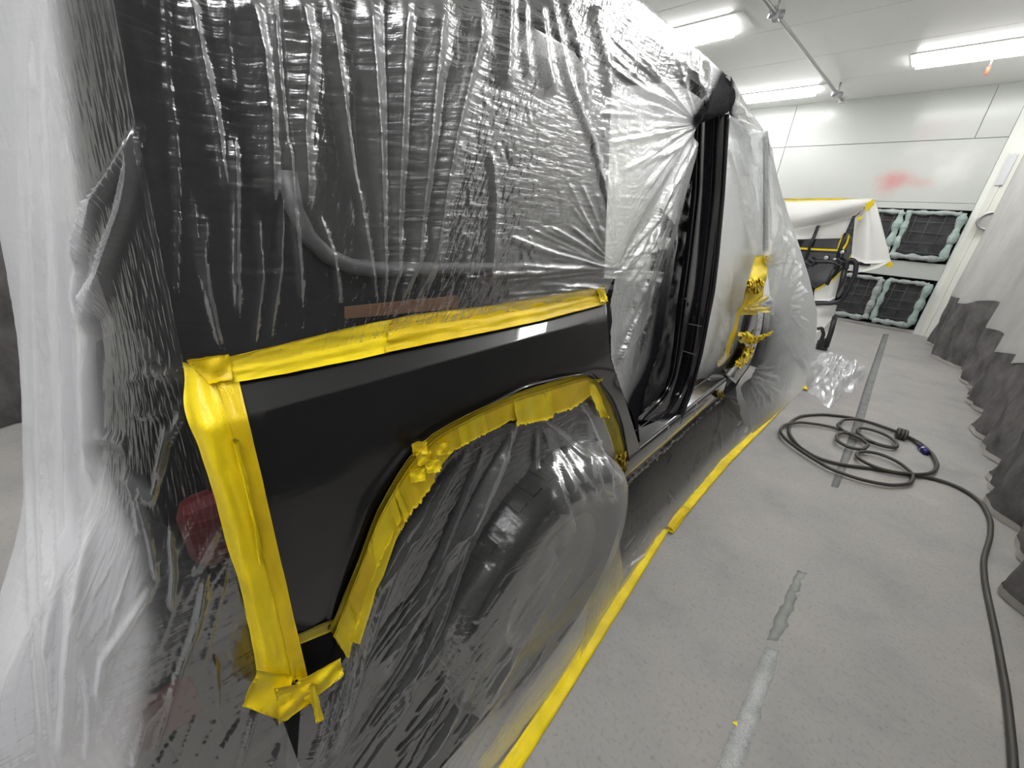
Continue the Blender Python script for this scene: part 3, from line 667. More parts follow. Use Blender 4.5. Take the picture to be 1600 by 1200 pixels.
# ------------------------------------------------------------------ clear masking film
def seg_dist(Q, pl):
    """pixel distance of every Q to a traced fold line, and the position 0..1 along it"""
    pl = np.asarray(pl, float); L = np.r_[0, np.cumsum(np.linalg.norm(np.diff(pl, axis=0), axis=1))]
    best = np.full(Q.shape[:-1], 1e9); tt = np.zeros(Q.shape[:-1])
    for k in range(len(pl) - 1):
        a, b = pl[k], pl[k + 1]; ab = b - a; l2 = ab @ ab + 1e-9
        t = np.clip(((Q - a) @ ab) / l2, 0, 1); d = np.linalg.norm(Q - (a + t[..., None] * ab), axis=-1)
        m = d < best; best = np.where(m, d, best); tt = np.where(m, (L[k] + t * math.sqrt(l2)) / L[-1], tt)
    return best, tt
def folds(P, ridges, limit=.03, pin=(0, 0, 0, 0)):
    n = grid_normals(P); Q = proj(P)
    mpp = -((P - CAM) @ M.T)[..., 2] / F
    D = np.zeros(P.shape[:2])
    for r in ridges:
        pl, w_, h_ = r[0], r[1], r[2]; w2 = r[3] if len(r) > 3 else w_
        pl = np.asarray(pl, float); lo = pl.min(0) - 6 * max(w_, w2); hi = pl.max(0) + 6 * max(w_, w2)
        m = (Q[..., 0] > lo[0]) & (Q[..., 0] < hi[0]) & (Q[..., 1] > lo[1]) & (Q[..., 1] < hi[1])
        if not m.any(): continue
        d, t = seg_dist(Q[m], pl)
        ww = w_ + (w2 - w_) * t
        prof = np.exp(-np.abs(d / ww) ** 1.8)
        tap = np.clip(np.minimum(t, 1 - t) * 9 + .02, 0, 1)
        D[m] += h_ * prof * tap * mpp[m] * np.clip(ww / max(w_, w2), .35, 1)
    nu, nv = D.shape
    for k, (ax, rev) in enumerate(((0, 0), (0, 1), (1, 0), (1, 1))):
        if pin[k]:
            m = np.clip(np.arange(D.shape[ax]) / pin[k], 0, 1); m = m[::-1] if rev else m
            D = D * (m[:, None] if ax == 0 else m[None, :])
    return P + n * np.clip(D, -.4 * limit, limit)[..., None], n, D
def fan(anchor, targets, n, w=(1.2, 3), h=(1.5, 4), rng=None, start=.03):
    """folds gathered towards one pinned point"""
    rng = rng or RNG; T = np.asarray(targets, float); out = []
    for k in range(n):
        s = rng.uniform(0, len(T) - 1.001); i = int(s); q = T[i] + (T[i + 1] - T[i]) * (s - i)
        a = np.asarray(anchor, float) + rng.normal(0, 2, 2); l = rng.uniform(.35, 1)
        p0 = a + (q - a) * start; p1 = a + (q - a) * l; mid = (p0 + p1) / 2 + rng.normal(0, 2.5, 2)
        out.append((np.array([p0, mid, p1]), w[0], rng.uniform(*h), w[1]))
    return out
def film(name, P, ridges, milk, soot, m, parent, rough=.0006, limit=.03, pin=(0, 0, 0, 0), fold_glint=.0):
    P, n, D = folds(P, ridges, limit, pin)
    if rough:
        z = RNG.normal(0, 1, P.shape[:2])
        for _ in range(2): z[1:-1, 1:-1] = (z[1:-1, 1:-1] * 2 + z[:-2, 1:-1] + z[2:, 1:-1] + z[1:-1, :-2] + z[1:-1, 2:]) / 6
        P = P + n * (z * rough * 2)[..., None]
    Q = proj(P).reshape(-1, 2)
    mk = milk(Q, P.reshape(-1, 3)) if callable(milk) else np.full(len(Q), milk)
    so = soot(Q, P.reshape(-1, 3)) if callable(soot) else np.full(len(Q), soot)
    mk = mk + fold_glint * np.clip(D.ravel() / .005, 0, 1) ** 1.5      # fold ridges painted whiter, in place of bright reflected streaks
    col = np.stack([np.clip(mk, 0, 1), np.clip(so, 0, 1), np.zeros(len(Q))], -1)
    return grid_obj(name, P, m, parent, 0, None, col)
def smooth_grid(P, k):
    for _ in range(k):
        P[1:-1, 1:-1] = (P[1:-1, 1:-1] * 2 + P[:-2, 1:-1] + P[2:, 1:-1] + P[1:-1, :-2] + P[1:-1, 2:]) / 6
    return P
def line_dist(Q, pl): return seg_dist(Q, pl)[0]
def near(Q, pl, w): return np.exp(-(line_dist(Q, pl) / w) ** 2)

shT = thing('plastic_sheet', 'large crinkled clear plastic sheet over the roof, side window and rear of the black vehicle', 'plastic sheet')
# --- side drape: roof edge down to the belt tape and across to the pillar top
nu, nv = 420, 300
bot = resample([(276, 580), (372, 585), (640, 528), (945, 466), (963, 424), (1000, 345), (1045, 270), (1086, 196), (1137, 176)], nu)
Bt = np.array([on(p, .006) for p in bot])
tu = np.linspace(0, 1, nu)
Et = np.stack([np.full(nu, -.672), .11 + tu * 1.80, np.full(nu, 2.0)], -1); Et[:, 1] = np.maximum(Et[:, 1], Bt[:, 1] * .92 + .05)
Rt = np.stack([np.full(nu, -1.30), Et[:, 1] - .0, np.full(nu, 2.09)], -1)
P = np.zeros((nu, nv, 3)); k1 = 50
for j in range(nv):
    if j < k1:
        s = j / k1; a = s ** .8
        P[:, j] = Rt * (1 - a) + Et * a; P[:, j, 2] = 2.095 - .09 * s ** 5
    else:
        s = (j - k1) / (nv - 1 - k1)
        q = Et * (1 - s) + Bt * s
        xl = np.interp(q[:, 2], [.5, 1.235, 1.285, 2.0], [-.555, -.545, -.580, -.672]) + .016 * math.sin(math.pi * s)
        q[:, 0] = xl * (1 - s ** 8) + Bt[:, 0] * s ** 8; P[:, j] = q
P = smooth_grid(P, 5)
S1 = [([(259, -20), (262, 120), (273, 200), (277, 300), (275, 470)], 3, 7, 3), ([(224, 190), (196, 336), (150, 440)], 4, 7), ([(217, 203), (150, 318), (126, 420)], 4, 6),
      ([(290, -20), (297, 18), (336, 196), (354, 315)], 7, 10, 5), ([(364, 210), (368, 440), (372, 500)], 4, 9, 3), ([(374, -20), (378, 0), (402, 88), (417, 196), (424, 330)], 20, 22, 8),
      ([(420, -20), (427, 70), (448, 245), (466, 420), (470, 500)], 6, 9, 3), ([(455, -20), (459, 0), (476, 70), (469, 196), (478, 330)], 15, 16, 8), ([(345, -20), (350, 60), (362, 150)], 9, 9, 5),
      ([(503, -20), (508, 10), (539, 196), (560, 315), (579, 420), (590, 488)], 8, 11, 2), ([(564, -20), (566, 0), (587, 210), (598, 420), (598, 488)], 12, 15, 2),
      ([(630, -20), (622, 52), (619, 315), (619, 420), (606, 485)], 13, 14, 2), ([(680, -20), (675, 35), (661, 245), (650, 402), (620, 480)], 17, 18, 3),
      ([(736, -20), (740, 60), (705, 210), (678, 400), (645, 475)], 13, 13, 3), ([(790, -20), (790, 0), (787, 140)], 9, 7), ([(836, 0), (850, 105), (862, 150)], 8, 7),
      ([(850, -20), (885, 122), (927, 227), (950, 330), (960, 412)], 8, 9, 2), ([(766, 234), (773, 315), (766, 440)], 5, 6), ([(878, -10), (905, 90), (916, 170)], 8, 6), ([(925, 10), (945, 90), (952, 150)], 9, 6),
      ([(815, -20), (818, 60), (826, 130)], 6, 5), ([(495, 330), (520, 400), (530, 480)], 4, 5), ([(400, 330), (408, 430), (395, 545)], 4, 5), ([(320, 330), (316, 400), (340, 540)], 5, 6), ([(300, 300), (310, 420), (350, 555)], 4, 6), ([(440, 300), (436, 420), (420, 530)], 4, 5),
      ([(545, 150), (553, 260), (560, 360)], 7, -6), ([(642, 100), (640, 250), (632, 380)], 8, -7), ([(700, 100), (685, 230), (664, 380)], 8, -7), ([(600, 0), (606, 150), (609, 300)], 8, -7), ([(435, 0), (440, 120), (450, 240)], 8, -8)]
S1 += [(q[0], q[1] * 2.4, q[2] * .7, (q[3] if len(q) > 3 else q[1]) * 2.2) for q in S1[3:16]]
S1 += fan((961, 420), [(700, 452), (740, 410), (800, 360), (860, 300), (930, 230), (960, 200)], 34, (1.0, 3.2), (1.2, 3.5))
S1 += fan((952, 452), [(640, 515), (760, 468), (860, 440)], 16, (.9, 2.4), (1.2, 2.8))
S1 += fan((1090, 196), [(985, 330), (950, 240), (930, 150), (930, 60), (980, 10), (1050, 40), (1110, 95)], 60, (1.0, 4.5), (1.5, 4.5))
S1 += fan((1100, 180), [(1040, 60), (1090, 80), (1130, 110)], 14, (1.2, 4), (2, 5))
for k in range(240):          # short crinkles all over
    x, y = RNG.uniform(260, 1050), RNG.uniform(0, 500); l = RNG.uniform(12, 46); a = RNG.normal(1.62, .22)
    S1.append(([(x, y), (x + l * math.cos(a), y + l * math.sin(a))], RNG.uniform(1.6, 4), RNG.uniform(-1.1, 1.5)))
for k in range(260):
    x, y = RNG.uniform(255, 1050), RNG.uniform(0, 500); l = RNG.uniform(12, 60); a = RNG.normal(.06 if x < 600 else .22, .12)
    S1.append(([(x, y), (x + l * math.cos(a), y + l * math.sin(a))], RNG.uniform(1.2, 2.4), RNG.uniform(-.6, .8)))
def milk1(Q, P3): return .005 + .032 * np.clip((Q[:, 0] - 480) / 450, 0, 1) * np.clip((1.9 - P3[:, 2]) / .2, .2, 1) + .10 * near(Q, [(961, 420), (965, 235)], 30) + .28 * np.clip((Q[:, 0] - 958) / np.interp(Q[:, 1], [180, 300], [120, 25]), 0, 1) * np.clip((Q[:, 1] - 150) / 140, 0, 1) + .02 * np.clip((P3[:, 2] - 2.02) / .05, 0, 1)
def soot1(Q, P3): return np.clip(1.5 * near(Q, [(1098, 190), (1116, 168), (1128, 150), (1139, 124), (1139, 176)], 22), 0, 1)
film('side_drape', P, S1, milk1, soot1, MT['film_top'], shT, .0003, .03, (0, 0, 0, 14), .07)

# --- rear drape, hanging loose behind the vehicle and down to the floor
zs_ = [0, .3, .63, .8, .95, 1.1, 1.3, 1.6, 2.0, 2.06]
Lp = [(-.70, -.38), (-.72, -.32), (-.75, -.25), (-.78, -.20), (-.81, -.16), (-.84, -.12), (-.88, -.075), (-.92, -.02), (-.95, .025), (-.95, .2)]
Tp = [(-.585, -.30), (-.585, -.28), (-.59, -.26), (-.60, -.245), (-.63, -.19), (-.66, -.06), (-.66, .0), (-.70, .035), (-.74, .06), (-.80, .25)]
Rp = [(-.44, .06), (-.48, .05), (-.56, .045), (-.592, .05), (-.592, .05), (-.590, .055), (-.60, .06), (-.62, .085), (-.675, .13), (-.74, .28)]
zz = np.concatenate([np.linspace(2.06, 2.0, 20)[:-1], np.linspace(2.0, 0, 300)])
Lz, Tz, Rz = (interp_rows(zz, zs_, q) for q in (Lp, Tp, Rp))
for q in (Lz, Tz, Rz):
    for _ in range(60): q[1:-1] = (q[:-2] + 2 * q[1:-1] + q[2:]) / 4
nu = 300; P = np.zeros((nu, len(zz), 3))
for i, u in enumerate(np.linspace(0, 1, nu)):
    if u < .4:
        s = u / .4; xy = Lz * (1 - s) + Tz * s
        xy[:, 1] -= .03 * math.sin(math.pi * s)
    else:
        s = (u - .4) / .6; xy = Tz * (1 - s) + Rz * s; xy[:, 1] -= .012 * math.sin(math.pi * s)
    P[i, :, :2] = xy; P[i, :, 2] = zz
P = smooth_grid(P, 25)
S4 = [([(45, 0), (60, 400), (70, 800), (85, 1200)], 12, 9), ([(75, -10), (88, 300), (105, 600), (110, 1000), (105, 1200)], 10, 8), ([(30, 0), (40, 500), (50, 900), (70, 1200)], 6, 5),
      ([(155, 430), (135, 520), (140, 640), (145, 760)], 8, 9), ([(110, 820), (80, 980), (70, 1030)], 5, 8), ([(150, 810), (125, 910), (105, 1030), (95, 1190)], 8, 10), ([(130, 1050), (140, 1100), (135, 1190)], 6, 6),
      ([(245, 905), (190, 990), (160, 1030), (150, 1100)], 5, 11), ([(325, 890), (305, 980), (275, 1060), (235, 1190)], 5, 11), ([(280, 1060), (225, 1130), (205, 1200)], 5, 10), ([(268, 820), (272, 900), (267, 950)], 4, 8), ([(218, 770), (235, 840), (247, 910)], 4, 8),
      ([(262, 665), (250, 740), (240, 780), (205, 770)], 5, 9), ([(290, 640), (262, 690), (250, 740)], 5, 8), ([(180, 420), (150, 500), (145, 600), (150, 720)], 10, 10), ([(155, 680), (185, 690), (200, 700)], 6, 7), ([(190, 740), (222, 760), (240, 780)], 8, 9),
      ([(205, 750), (215, 790), (220, 830)], 5, 7), ([(330, 600), (270, 640), (200, 650)], 4, 5), ([(310, 590), (240, 580), (190, 600)], 4, 5), ([(250, 120), (215, 215), (200, 330), (165, 430)], 6, 10), ([(230, 180), (150, 318), (126, 420), (118, 500)], 5, 9),
      ([(365, 780), (325, 850), (300, 900)], 3, 6), ([(400, 1110), (385, 1160), (370, 1210)], 4, 8), ([(430, 1120), (440, 1160), (420, 1210)], 4, 8)]
S4 += [([(258, -20), (258, 60), (262, 130), (268, 180)], 10, 22, 8), ([(262, 110), (228, 200), (200, 330), (165, 430), (140, 520)], 9, 20, 8), ([(232, 190), (180, 280), (150, 320), (126, 420)], 7, 14, 6), ([(276, 200), (280, 320), (284, 470), (292, 560)], 6, 12, 4)]
for k in range(40):
    x, y = RNG.uniform(150, 390), RNG.uniform(780, 1180); l = RNG.uniform(50, 170); a = RNG.normal(2.05, .2)
    S4.append(([(x, y), (x + l * math.cos(a), y + l * math.sin(a))], RNG.uniform(1.5, 3.5), RNG.uniform(1, 4)))
S4 += fan((296, 585), [(190, 520), (190, 600), (230, 690)], 14, (1.2, 3), (2, 5))
uu = np.repeat(np.linspace(0, 1, nu), len(zz))
def milk4(Q, P3):
    xl = np.interp(Q[:, 1], [0, 400, 700, 860, 1000, 1200], [88, 130, 150, 215, 232, 205])
    return .007 + .95 * (1 / (1 + np.exp((Q[:, 0] - xl) / 9))) + .02 * np.clip((Q[:, 1] - 800) / 200, 0, 1)
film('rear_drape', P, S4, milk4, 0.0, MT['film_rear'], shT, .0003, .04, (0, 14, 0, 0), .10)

# --- film inside the rear door opening
nu, nv = 170, 240
A = resample([(1087, 194), (1043, 270), (998, 345), (963, 424), (953, 480), (955, 560), (972, 612), (990, 652), (1000, 690)], nv)
B = resample([(1090, 194), (1078, 245), (1066, 290), (1046, 400), (1034, 480), (1024, 560), (1008, 612), (1000, 660), (1003, 690)], nv)
P = np.array([[onp(A[j] * (1 - s) + B[j] * s, -.012 - .11 * s ** .8) for j in range(nv)] for s in np.linspace(0, 1, nu)])
S2 = fan((1086, 205), [(960, 440), (956, 500), (958, 560), (975, 610), (1000, 640), (1020, 560)], 80, (.9, 2.6), (1.5, 5))
S2 += fan((960, 430), [(1075, 230), (1060, 290), (1040, 370), (1030, 430)], 20, (1, 3), (1, 3)) + fan((958, 570), [(1050, 300), (1035, 400), (1025, 480)], 50, (.8, 2.4), (1.2, 4))
for k in range(140):
    x, y = RNG.uniform(955, 1050), RNG.uniform(400, 660); l = RNG.uniform(5, 22); a = RNG.normal(-.9, .5)
    S2.append(([(x, y), (x + l * math.cos(a), y + l * math.sin(a))], RNG.uniform(1, 2), RNG.uniform(-1.2, 1.4)))
JE = [(1090, 194), (1066, 290), (1046, 400), (1034, 480), (1024, 560), (1006, 612), (985, 680)]
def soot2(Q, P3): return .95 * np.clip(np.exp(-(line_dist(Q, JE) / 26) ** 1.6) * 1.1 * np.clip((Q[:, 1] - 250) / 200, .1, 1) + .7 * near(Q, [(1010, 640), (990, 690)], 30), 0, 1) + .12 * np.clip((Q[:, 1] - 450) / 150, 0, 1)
ds = thing('plastic_sheet', 'hazy plastic film stretched across the rear door opening, left of the black pillar', 'plastic sheet')
film('door_film', P, S2, lambda Q, P3: .42 + 0 * Q[:, 0], soot2, MT['film_front'], ds, .0003, .03, (6, 6, 6, 6))

# --- film over the front door opening
nu, nv = 120, 200
A = resample([(1139, 176), (1131, 300), (1122, 400), (1115, 460), (1108, 492), (1096, 555), (1086, 592)], nv)
B = resample([(1196, 206), (1194, 300), (1192, 400), (1172, 470), (1163, 520), (1148, 560), (1128, 590)], nv)
P = np.array([[onp(A[j] * (1 - s) + B[j] * s, -.03 - .05 * math.sin(math.pi * s) + .035 * s * max(0, 1 - j / 120)) for j in range(nv)] for s in np.linspace(0, 1, nu)])
S3 = fan((1184, 404), [(1130, 210), (1150, 215), (1175, 220), (1190, 240)], 50, (1., 2.6), (1, 4)) + fan((1142, 184), [(1190, 215), (1185, 260), (1160, 290)], 20, (1, 3), (1, 3)) + fan((1140, 560), [(1112, 480), (1125, 420), (1140, 410)], 16, (1, 2.4), (1, 3))
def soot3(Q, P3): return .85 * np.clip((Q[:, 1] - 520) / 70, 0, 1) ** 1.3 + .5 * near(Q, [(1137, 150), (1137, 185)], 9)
fs = thing('plastic_sheet', 'hazy plastic film over the front door opening, right of the black pillar', 'plastic sheet')
film('door_film', P, S3, .72, soot3, MT['film_front'], fs, .0004)

# --- front tent over windscreen and fender, down to the floor
nv = 220
St = resample([(1192, 205), (1192, 300), (1192, 398), (1201, 440), (1205, 482), (1200, 520), (1185, 570), (1156, 606)], 160)
St3 = np.array([onp(p, -.0) for p in St]); fl0 = onz((1176, 680), .004)
St3 = resample(np.r_[St3, [(St3[-1] * .5 + fl0 * .5) + [.02, 0, 0]], [fl0]], nv)
for _ in range(6): St3[1:-1] = (St3[:-2] + 2 * St3[1:-1] + St3[2:]) / 4
Epx = [((1197, 205), -.64), ((1222, 305), -.56), ((1246, 372), -.50), ((1266, 436), -.44), ((1278, 487), -.39), ((1275, 540), -.335)]
E3 = [onx(p, x) for p, x in Epx] + [onz((1259, 604), .004)]
E3 = smooth(resample(E3, nv), nv, 8)
nu1, nu2 = 170, 50; P = np.zeros((nu1 + nu2, nv, 3))
for i, s in enumerate(np.linspace(0, 1, nu1)):
    P[i] = St3 * (1 - s) + E3 * s; P[i, :, 0] += .05 * math.sin(math.pi * s) * np.linspace(.15, 1, nv) ** .7 * np.linspace(1, .3, nv)
for i, s in enumerate(np.linspace(0, 1, nu2 + 1)[1:]):
    P[nu1 + i] = E3 + np.stack([-s * .9 * np.ones(nv), .28 * math.sin(s * 1.57) * np.ones(nv), .0 * np.ones(nv)], -1)
P = smooth_grid(P, 12)
SF = fan((1200, 478), [(1262, 590), (1270, 540), (1268, 470), (1255, 420), (1235, 360)], 90, (.8, 2.6), (3, 9)) + fan((1196, 410), [(1255, 420), (1240, 360), (1225, 320), (1210, 300)], 30, (1, 3), (2, 7))
SF += fan((1160, 580), [(1230, 600), (1215, 650), (1190, 660), (1245, 560)], 30, (1, 2.6), (1, 3.5)) + [([(1197, 215), (1199, 300), (1200, 395)], 3, 5), ([(1203, 220), (1208, 300), (1212, 390)], 3, 4)]
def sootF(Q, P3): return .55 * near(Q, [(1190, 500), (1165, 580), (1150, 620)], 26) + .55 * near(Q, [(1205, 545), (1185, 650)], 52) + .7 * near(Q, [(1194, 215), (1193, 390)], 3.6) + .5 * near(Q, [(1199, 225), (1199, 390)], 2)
def milkF(Q, P3): return .62 + .2 * np.clip((420 - Q[:, 1]) / 150, 0, 1)
fr_ = thing('plastic_sheet', 'hazy tented plastic sheet over the vehicle front and fender, reaching the floor', 'plastic sheet')
film('front_tent', P, SF, milkF, sootF, MT['film_front'], fr_, .0005)
# roof and windscreen part of the tent, from pillar top to the front corner
nu, nv = 60, 50
Pa = [np.array([-.655, 1.84, 2.0]), np.array([-.66, 2.15, 1.96]), St3[0] + [0, 0, .005]]
Pa = resample(Pa, nu); P = np.zeros((nu, nv, 3))
for j, s in enumerate(np.linspace(0, 1, nv)):
    P[:, j] = Pa + np.array([-.85 * s, 0, 0]); P[:, j, 2] += .07 * math.sin(s * 1.57)
film('header_film', P, [], .7, 0, MT['film_front'], fr_, .0006)
nu, nv = 40, 60
lowB = resample([onp((1138, 178), -.0), onp((1165, 200), -.0), St3[0]], nu); P = np.array([[Pa[min(59, int(i * 59 / 39))] * (1 - s) + lowB[i] * s for s in np.linspace(0, 1, nv)] for i in range(nu)])
HS = lambda Q, P3: np.clip(1.4 * near(Q, [(1139, 120), (1138, 180)], 9), 0, 1)
film('header_side', P, fan((1140, 182), [(1150, 130), (1170, 165), (1190, 200)], 12, (1, 3), (1, 3)), .72, HS, MT['film_front'], fr_, .0004)

# --- film over the rear wheel
nu, nv = 300, 260
A = [(470, 1100), (500, 1085), (538, 1030), (562, 965), (582, 905), (608, 840), (640, 790), (672, 748), (702, 708), (757, 677), (799, 654), (866, 638), (900, 618), (922, 616), (942, 650), (957, 690), (968, 735)]
A = smooth(A, nu, 8); A3 = np.array([on(p, -.004) for p in A])
G = [(-.41, -.08, .004), (-.39, .1, .004), (-.378, .3, .004), (-.374, .5, .004), (-.378, .8, .004), (-.40, 1.1, .004), (-.42, 1.32, .004)]
G3 = smooth(G, nu, 10)
P = np.zeros((nu, nv, 3))
for j, s in enumerate(np.linspace(0, 1, nv)):
    q = A3 * (1 - s) + G3 * s
    q[:, 0] += -.02 * math.sin(math.pi * s)
    r = np.hypot(q[:, 1] - .80, q[:, 2] - .42)
    tyre = np.interp(r, [0, .24, .36, .405, .43, .50], [-.435, -.43, -.425, -.44, -.47, -.9])
    q[:, 0] = np.maximum(q[:, 0], tyre + .004); P[:, j] = q
P = smooth_grid(P, 14)
S5 = fan((842, 650), [(985, 760), (960, 800), (930, 840), (890, 850), (850, 840), (800, 830)], 16, (1.5, 6), (3, 8)) + fan((905, 622), [(975, 790), (950, 800), (920, 790)], 9, (1.5, 4), (3, 7))
S5 += fan((810, 660), [(760, 800), (700, 900), (650, 950), (610, 1040)], 7, (2, 6), (4, 8)) + fan((735, 695), [(640, 800), (600, 900), (560, 1000)], 7, (2, 5), (3, 7))
S5 += [([(805, 662), (770, 740), (735, 830), (690, 960), (640, 1060), (600, 1160)], 4, 10, 8), ([(760, 690), (715, 800), (660, 930), (600, 1060)], 4, 9, 7), ([(700, 730), (640, 830), (590, 960), (555, 1080), (520, 1200)], 4, 9, 8),
       ([(650, 800), (600, 900), (560, 1010), (530, 1090), (490, 1200)], 4, 8, 5), ([(560, 1020), (545, 1100), (500, 1200)], 3, 8, 5), ([(520, 1080), (500, 1150), (480, 1200)], 3, 7, 4),
       ([(880, 850), (800, 960), (730, 1080), (660, 1200)], 4, 7, 6), ([(905, 860), (830, 980), (750, 1110), (700, 1200)], 4, 6, 6), ([(770, 880), (720, 950), (660, 1060)], 5, 8, 6)]
for k in range(120):
    x, y = RNG.uniform(620, 960), RNG.uniform(840, 1200); l = RNG.uniform(60, 200); a = RNG.normal(2.16, .06)
    S5.append(([(x, y), (x + l * math.cos(a), y + l * math.sin(a))], RNG.uniform(1, 2.4), RNG.uniform(1.2, 4)))
for k in range(120):
    x, y = RNG.uniform(520, 960), RNG.uniform(640, 1100); l = RNG.uniform(8, 30); a = RNG.normal(-.5, .4)
    S5.append(([(x, y), (x + l * math.cos(a), y + l * math.sin(a))], RNG.uniform(1.2, 2.5), RNG.uniform(-.8, 1)))
TY = [(640, 1040), (760, 900), (830, 815), (900, 790), (965, 802)]
def milk5(Q, P3):
    r = np.hypot(P3[:, 1] - .80, P3[:, 2] - .42)
    return .012 + .075 * np.clip((.40 - r) / .05, 0, 1) + .16 * np.clip((Q[:, 0] - 850) / 100, 0, 1) * np.clip((800 - Q[:, 1]) / 60, 0, 1) + .10 * np.clip((.12 - P3[:, 2]) / .1, 0, 1)
ws = thing('plastic_sheet', 'clear plastic sheet over the rear wheel, gathered into the taped arch', 'plastic sheet')
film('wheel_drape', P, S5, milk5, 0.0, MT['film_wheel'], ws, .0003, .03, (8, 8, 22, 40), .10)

# --- skirt film from the sill to the floor tape
nu, nv = 260, 130
T3 = [on(p, -.004) for p in ((966, 775), (985, 758), (1010, 728), (1070, 666), (1110, 630), (1150, 606))]
G3 = [onz(p, .004) for p in ((905, 1040), (952, 955), (1040, 826), (1090, 768), (1130, 720), (1180, 676))]
T3, G3 = smooth(resample(T3, nu), nu, 4), smooth(resample(G3, nu), nu, 4)
P = np.array([[T3[i] * (1 - s) + G3[i] * s + [-.02 * math.sin(math.pi * s), 0, -.05 * math.sin(math.pi * s)] for s in np.linspace(0, 1, nv)] for i in range(nu)])
S6 = []
for k in range(170):
    x, y = RNG.uniform(970, 1200), RNG.uniform(620, 960); l = RNG.uniform(8, 40); a = RNG.normal(-1.0, .35)
    S6.append(([(x, y), (x + l * math.cos(a), y + l * math.sin(a))], RNG.uniform(1, 2.2), RNG.uniform(-1.3, 2)))
S6 += fan((1128, 618), [(1190, 640), (1200, 655), (1170, 675), (1100, 740)], 20, (1, 2.5), (1, 3))
SILL = [(975, 770), (1010, 728), (1070, 666), (1150, 606)]
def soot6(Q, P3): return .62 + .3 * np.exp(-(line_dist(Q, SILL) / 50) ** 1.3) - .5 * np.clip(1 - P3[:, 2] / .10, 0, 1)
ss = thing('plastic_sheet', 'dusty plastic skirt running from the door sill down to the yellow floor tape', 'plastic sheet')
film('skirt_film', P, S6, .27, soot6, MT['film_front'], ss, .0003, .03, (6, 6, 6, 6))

# --- crumpled scrap on the floor
n = 70; P = np.zeros((n, n, 3)); r = np.random.default_rng(4); c0 = onz((1303, 586), 0)
ex, ey = onz((1345, 590), 0) - c0, onz((1306, 556), 0) - c0
kx = r.uniform(-9, 9, (14, 2)); kp = r.uniform(0, 6.28, 14)
for i, a in enumerate(np.linspace(0, 2 * math.pi, n)):
    for j, s in enumerate(np.linspace(0, 1, n)):
        rr = s * (1 + .16 * math.sin(3 * a + 1) + .12 * math.sin(7 * a))
        q = c0 + ex * rr * math.cos(a) + ey * rr * math.sin(a)
        hgt = sum(abs(math.sin(kx[m][0] * rr * math.cos(a) + kx[m][1] * rr * math.sin(a) + kp[m])) for m in range(14)) / 14
        P[i, j] = q + [0, 0, .004 + .26 * max(0, 1 - s ** 2.5) * max(0, hgt - .38) * 1.6]
col = np.zeros((n * n, 3)); col[:, 0] = .42
tag(grid_obj('plastic_scrap', P, MT['film_scrap'], None, 0, None, col), 'crumpled clear plastic lying on the floor between vehicle front and grey stripe', 'plastic')

# ------------------------------------------------------------------ yellow masking tape
def tape(name, A, B, parent, m, off=.006, nu=40, nv=8, wob=.0012, fn=None, rough_end=0.0):
    a, b = smooth(A, nu, 2), smooth(B, nu, 2)
    fn = fn or (lambda p, u, s: on(p, off))
    P = np.array([[fn(a[i] * (1 - s) + b[i] * s, i / (nu - 1), s) for s in np.linspace(0, 1, nv)] for i in range(nu)])
    z = RNG.normal(0, 1, (nu, nv))
    for _ in range(3): z[1:-1] = (z[:-2] + z[1:-1] + z[2:]) / 3
    P = P + grid_normals(P) * (z * wob * 1.6)[..., None]
    return grid_obj(name, P, m, parent, .0006)
def patch(name, poly, parent, m, off=.010, bow=.004, seed=0, sub=9):
    q = [np.array(p, float) for p in poly]                     # four-sided torn patch, corners in order
    r = np.random.default_rng(seed)
    n = sub; P = np.zeros((n, n, 3)); f = r.uniform(3, 9, 4)
    for i, u in enumerate(np.linspace(0, 1, n)):
        for j, v in enumerate(np.linspace(0, 1, n)):
            p = q[0] * (1 - u) * (1 - v) + q[1] * u * (1 - v) + q[2] * u * v + q[3] * (1 - u) * v
            e = 2.2 if (i in (0, n - 1) or j in (0, n - 1)) else 0
            p = p + r.normal(0, .35, 2) * e
            P[i, j] = on(p, off + bow * math.sin(f[0] * u + f[1] * v) + bow * .6 * math.sin(f[2] * u - f[3] * v))
    return grid_obj(name, P, m, parent, .0006)
TP, TD, TG, TB, TW = MT['tape'], MT['tape_deep'], MT['tape_green'], MT['tape_gold'], MT['tape_pale']
bt = thing('masking_tape', 'long yellow masking tape along the belt line, top edge of the black panel', 'tape')
def bfn(p, u, s): return on(p, .010 + .006 * math.exp(-((s - .62) / .12) ** 2))
tape('tape_strip', [(336, 562), (430, 541), (540, 513), (622, 497)], [(352, 600), (450, 583), (560, 561), (612, 549)], bt, TP, fn=bfn, nu=50, nv=14)
tape('tape_strip', [(610, 500), (640, 492), (760, 478), (850, 463), (938, 449)], [(600, 551), (640, 543), (760, 519), (850, 500), (949, 474)], bt, TD, fn=lambda p, u, s: on(p, .013 + .006 * math.exp(-((s - .6) / .1) ** 2)), nu=60, nv=14)
patch('tape_end', [(934, 450), (944, 447), (950, 470), (938, 474)], bt, TP, .02, .003, 3)
vt = thing('masking_tape', 'wide yellow masking tape running down the rear corner of the black panel', 'tape')
def vfn(o): return lambda p, u, s: on(p, o - .035 * max(0, (.30 - s) / .30) ** 1.5)
tape('tape_strip', [(288, 566), (286, 625), (310, 700), (345, 810), (380, 940), (402, 1050), (408, 1078)], [(352, 590), (376, 690), (402, 790), (426, 890), (446, 985), (462, 1068)], vt, TP, fn=vfn(.007), nu=60, nv=14)
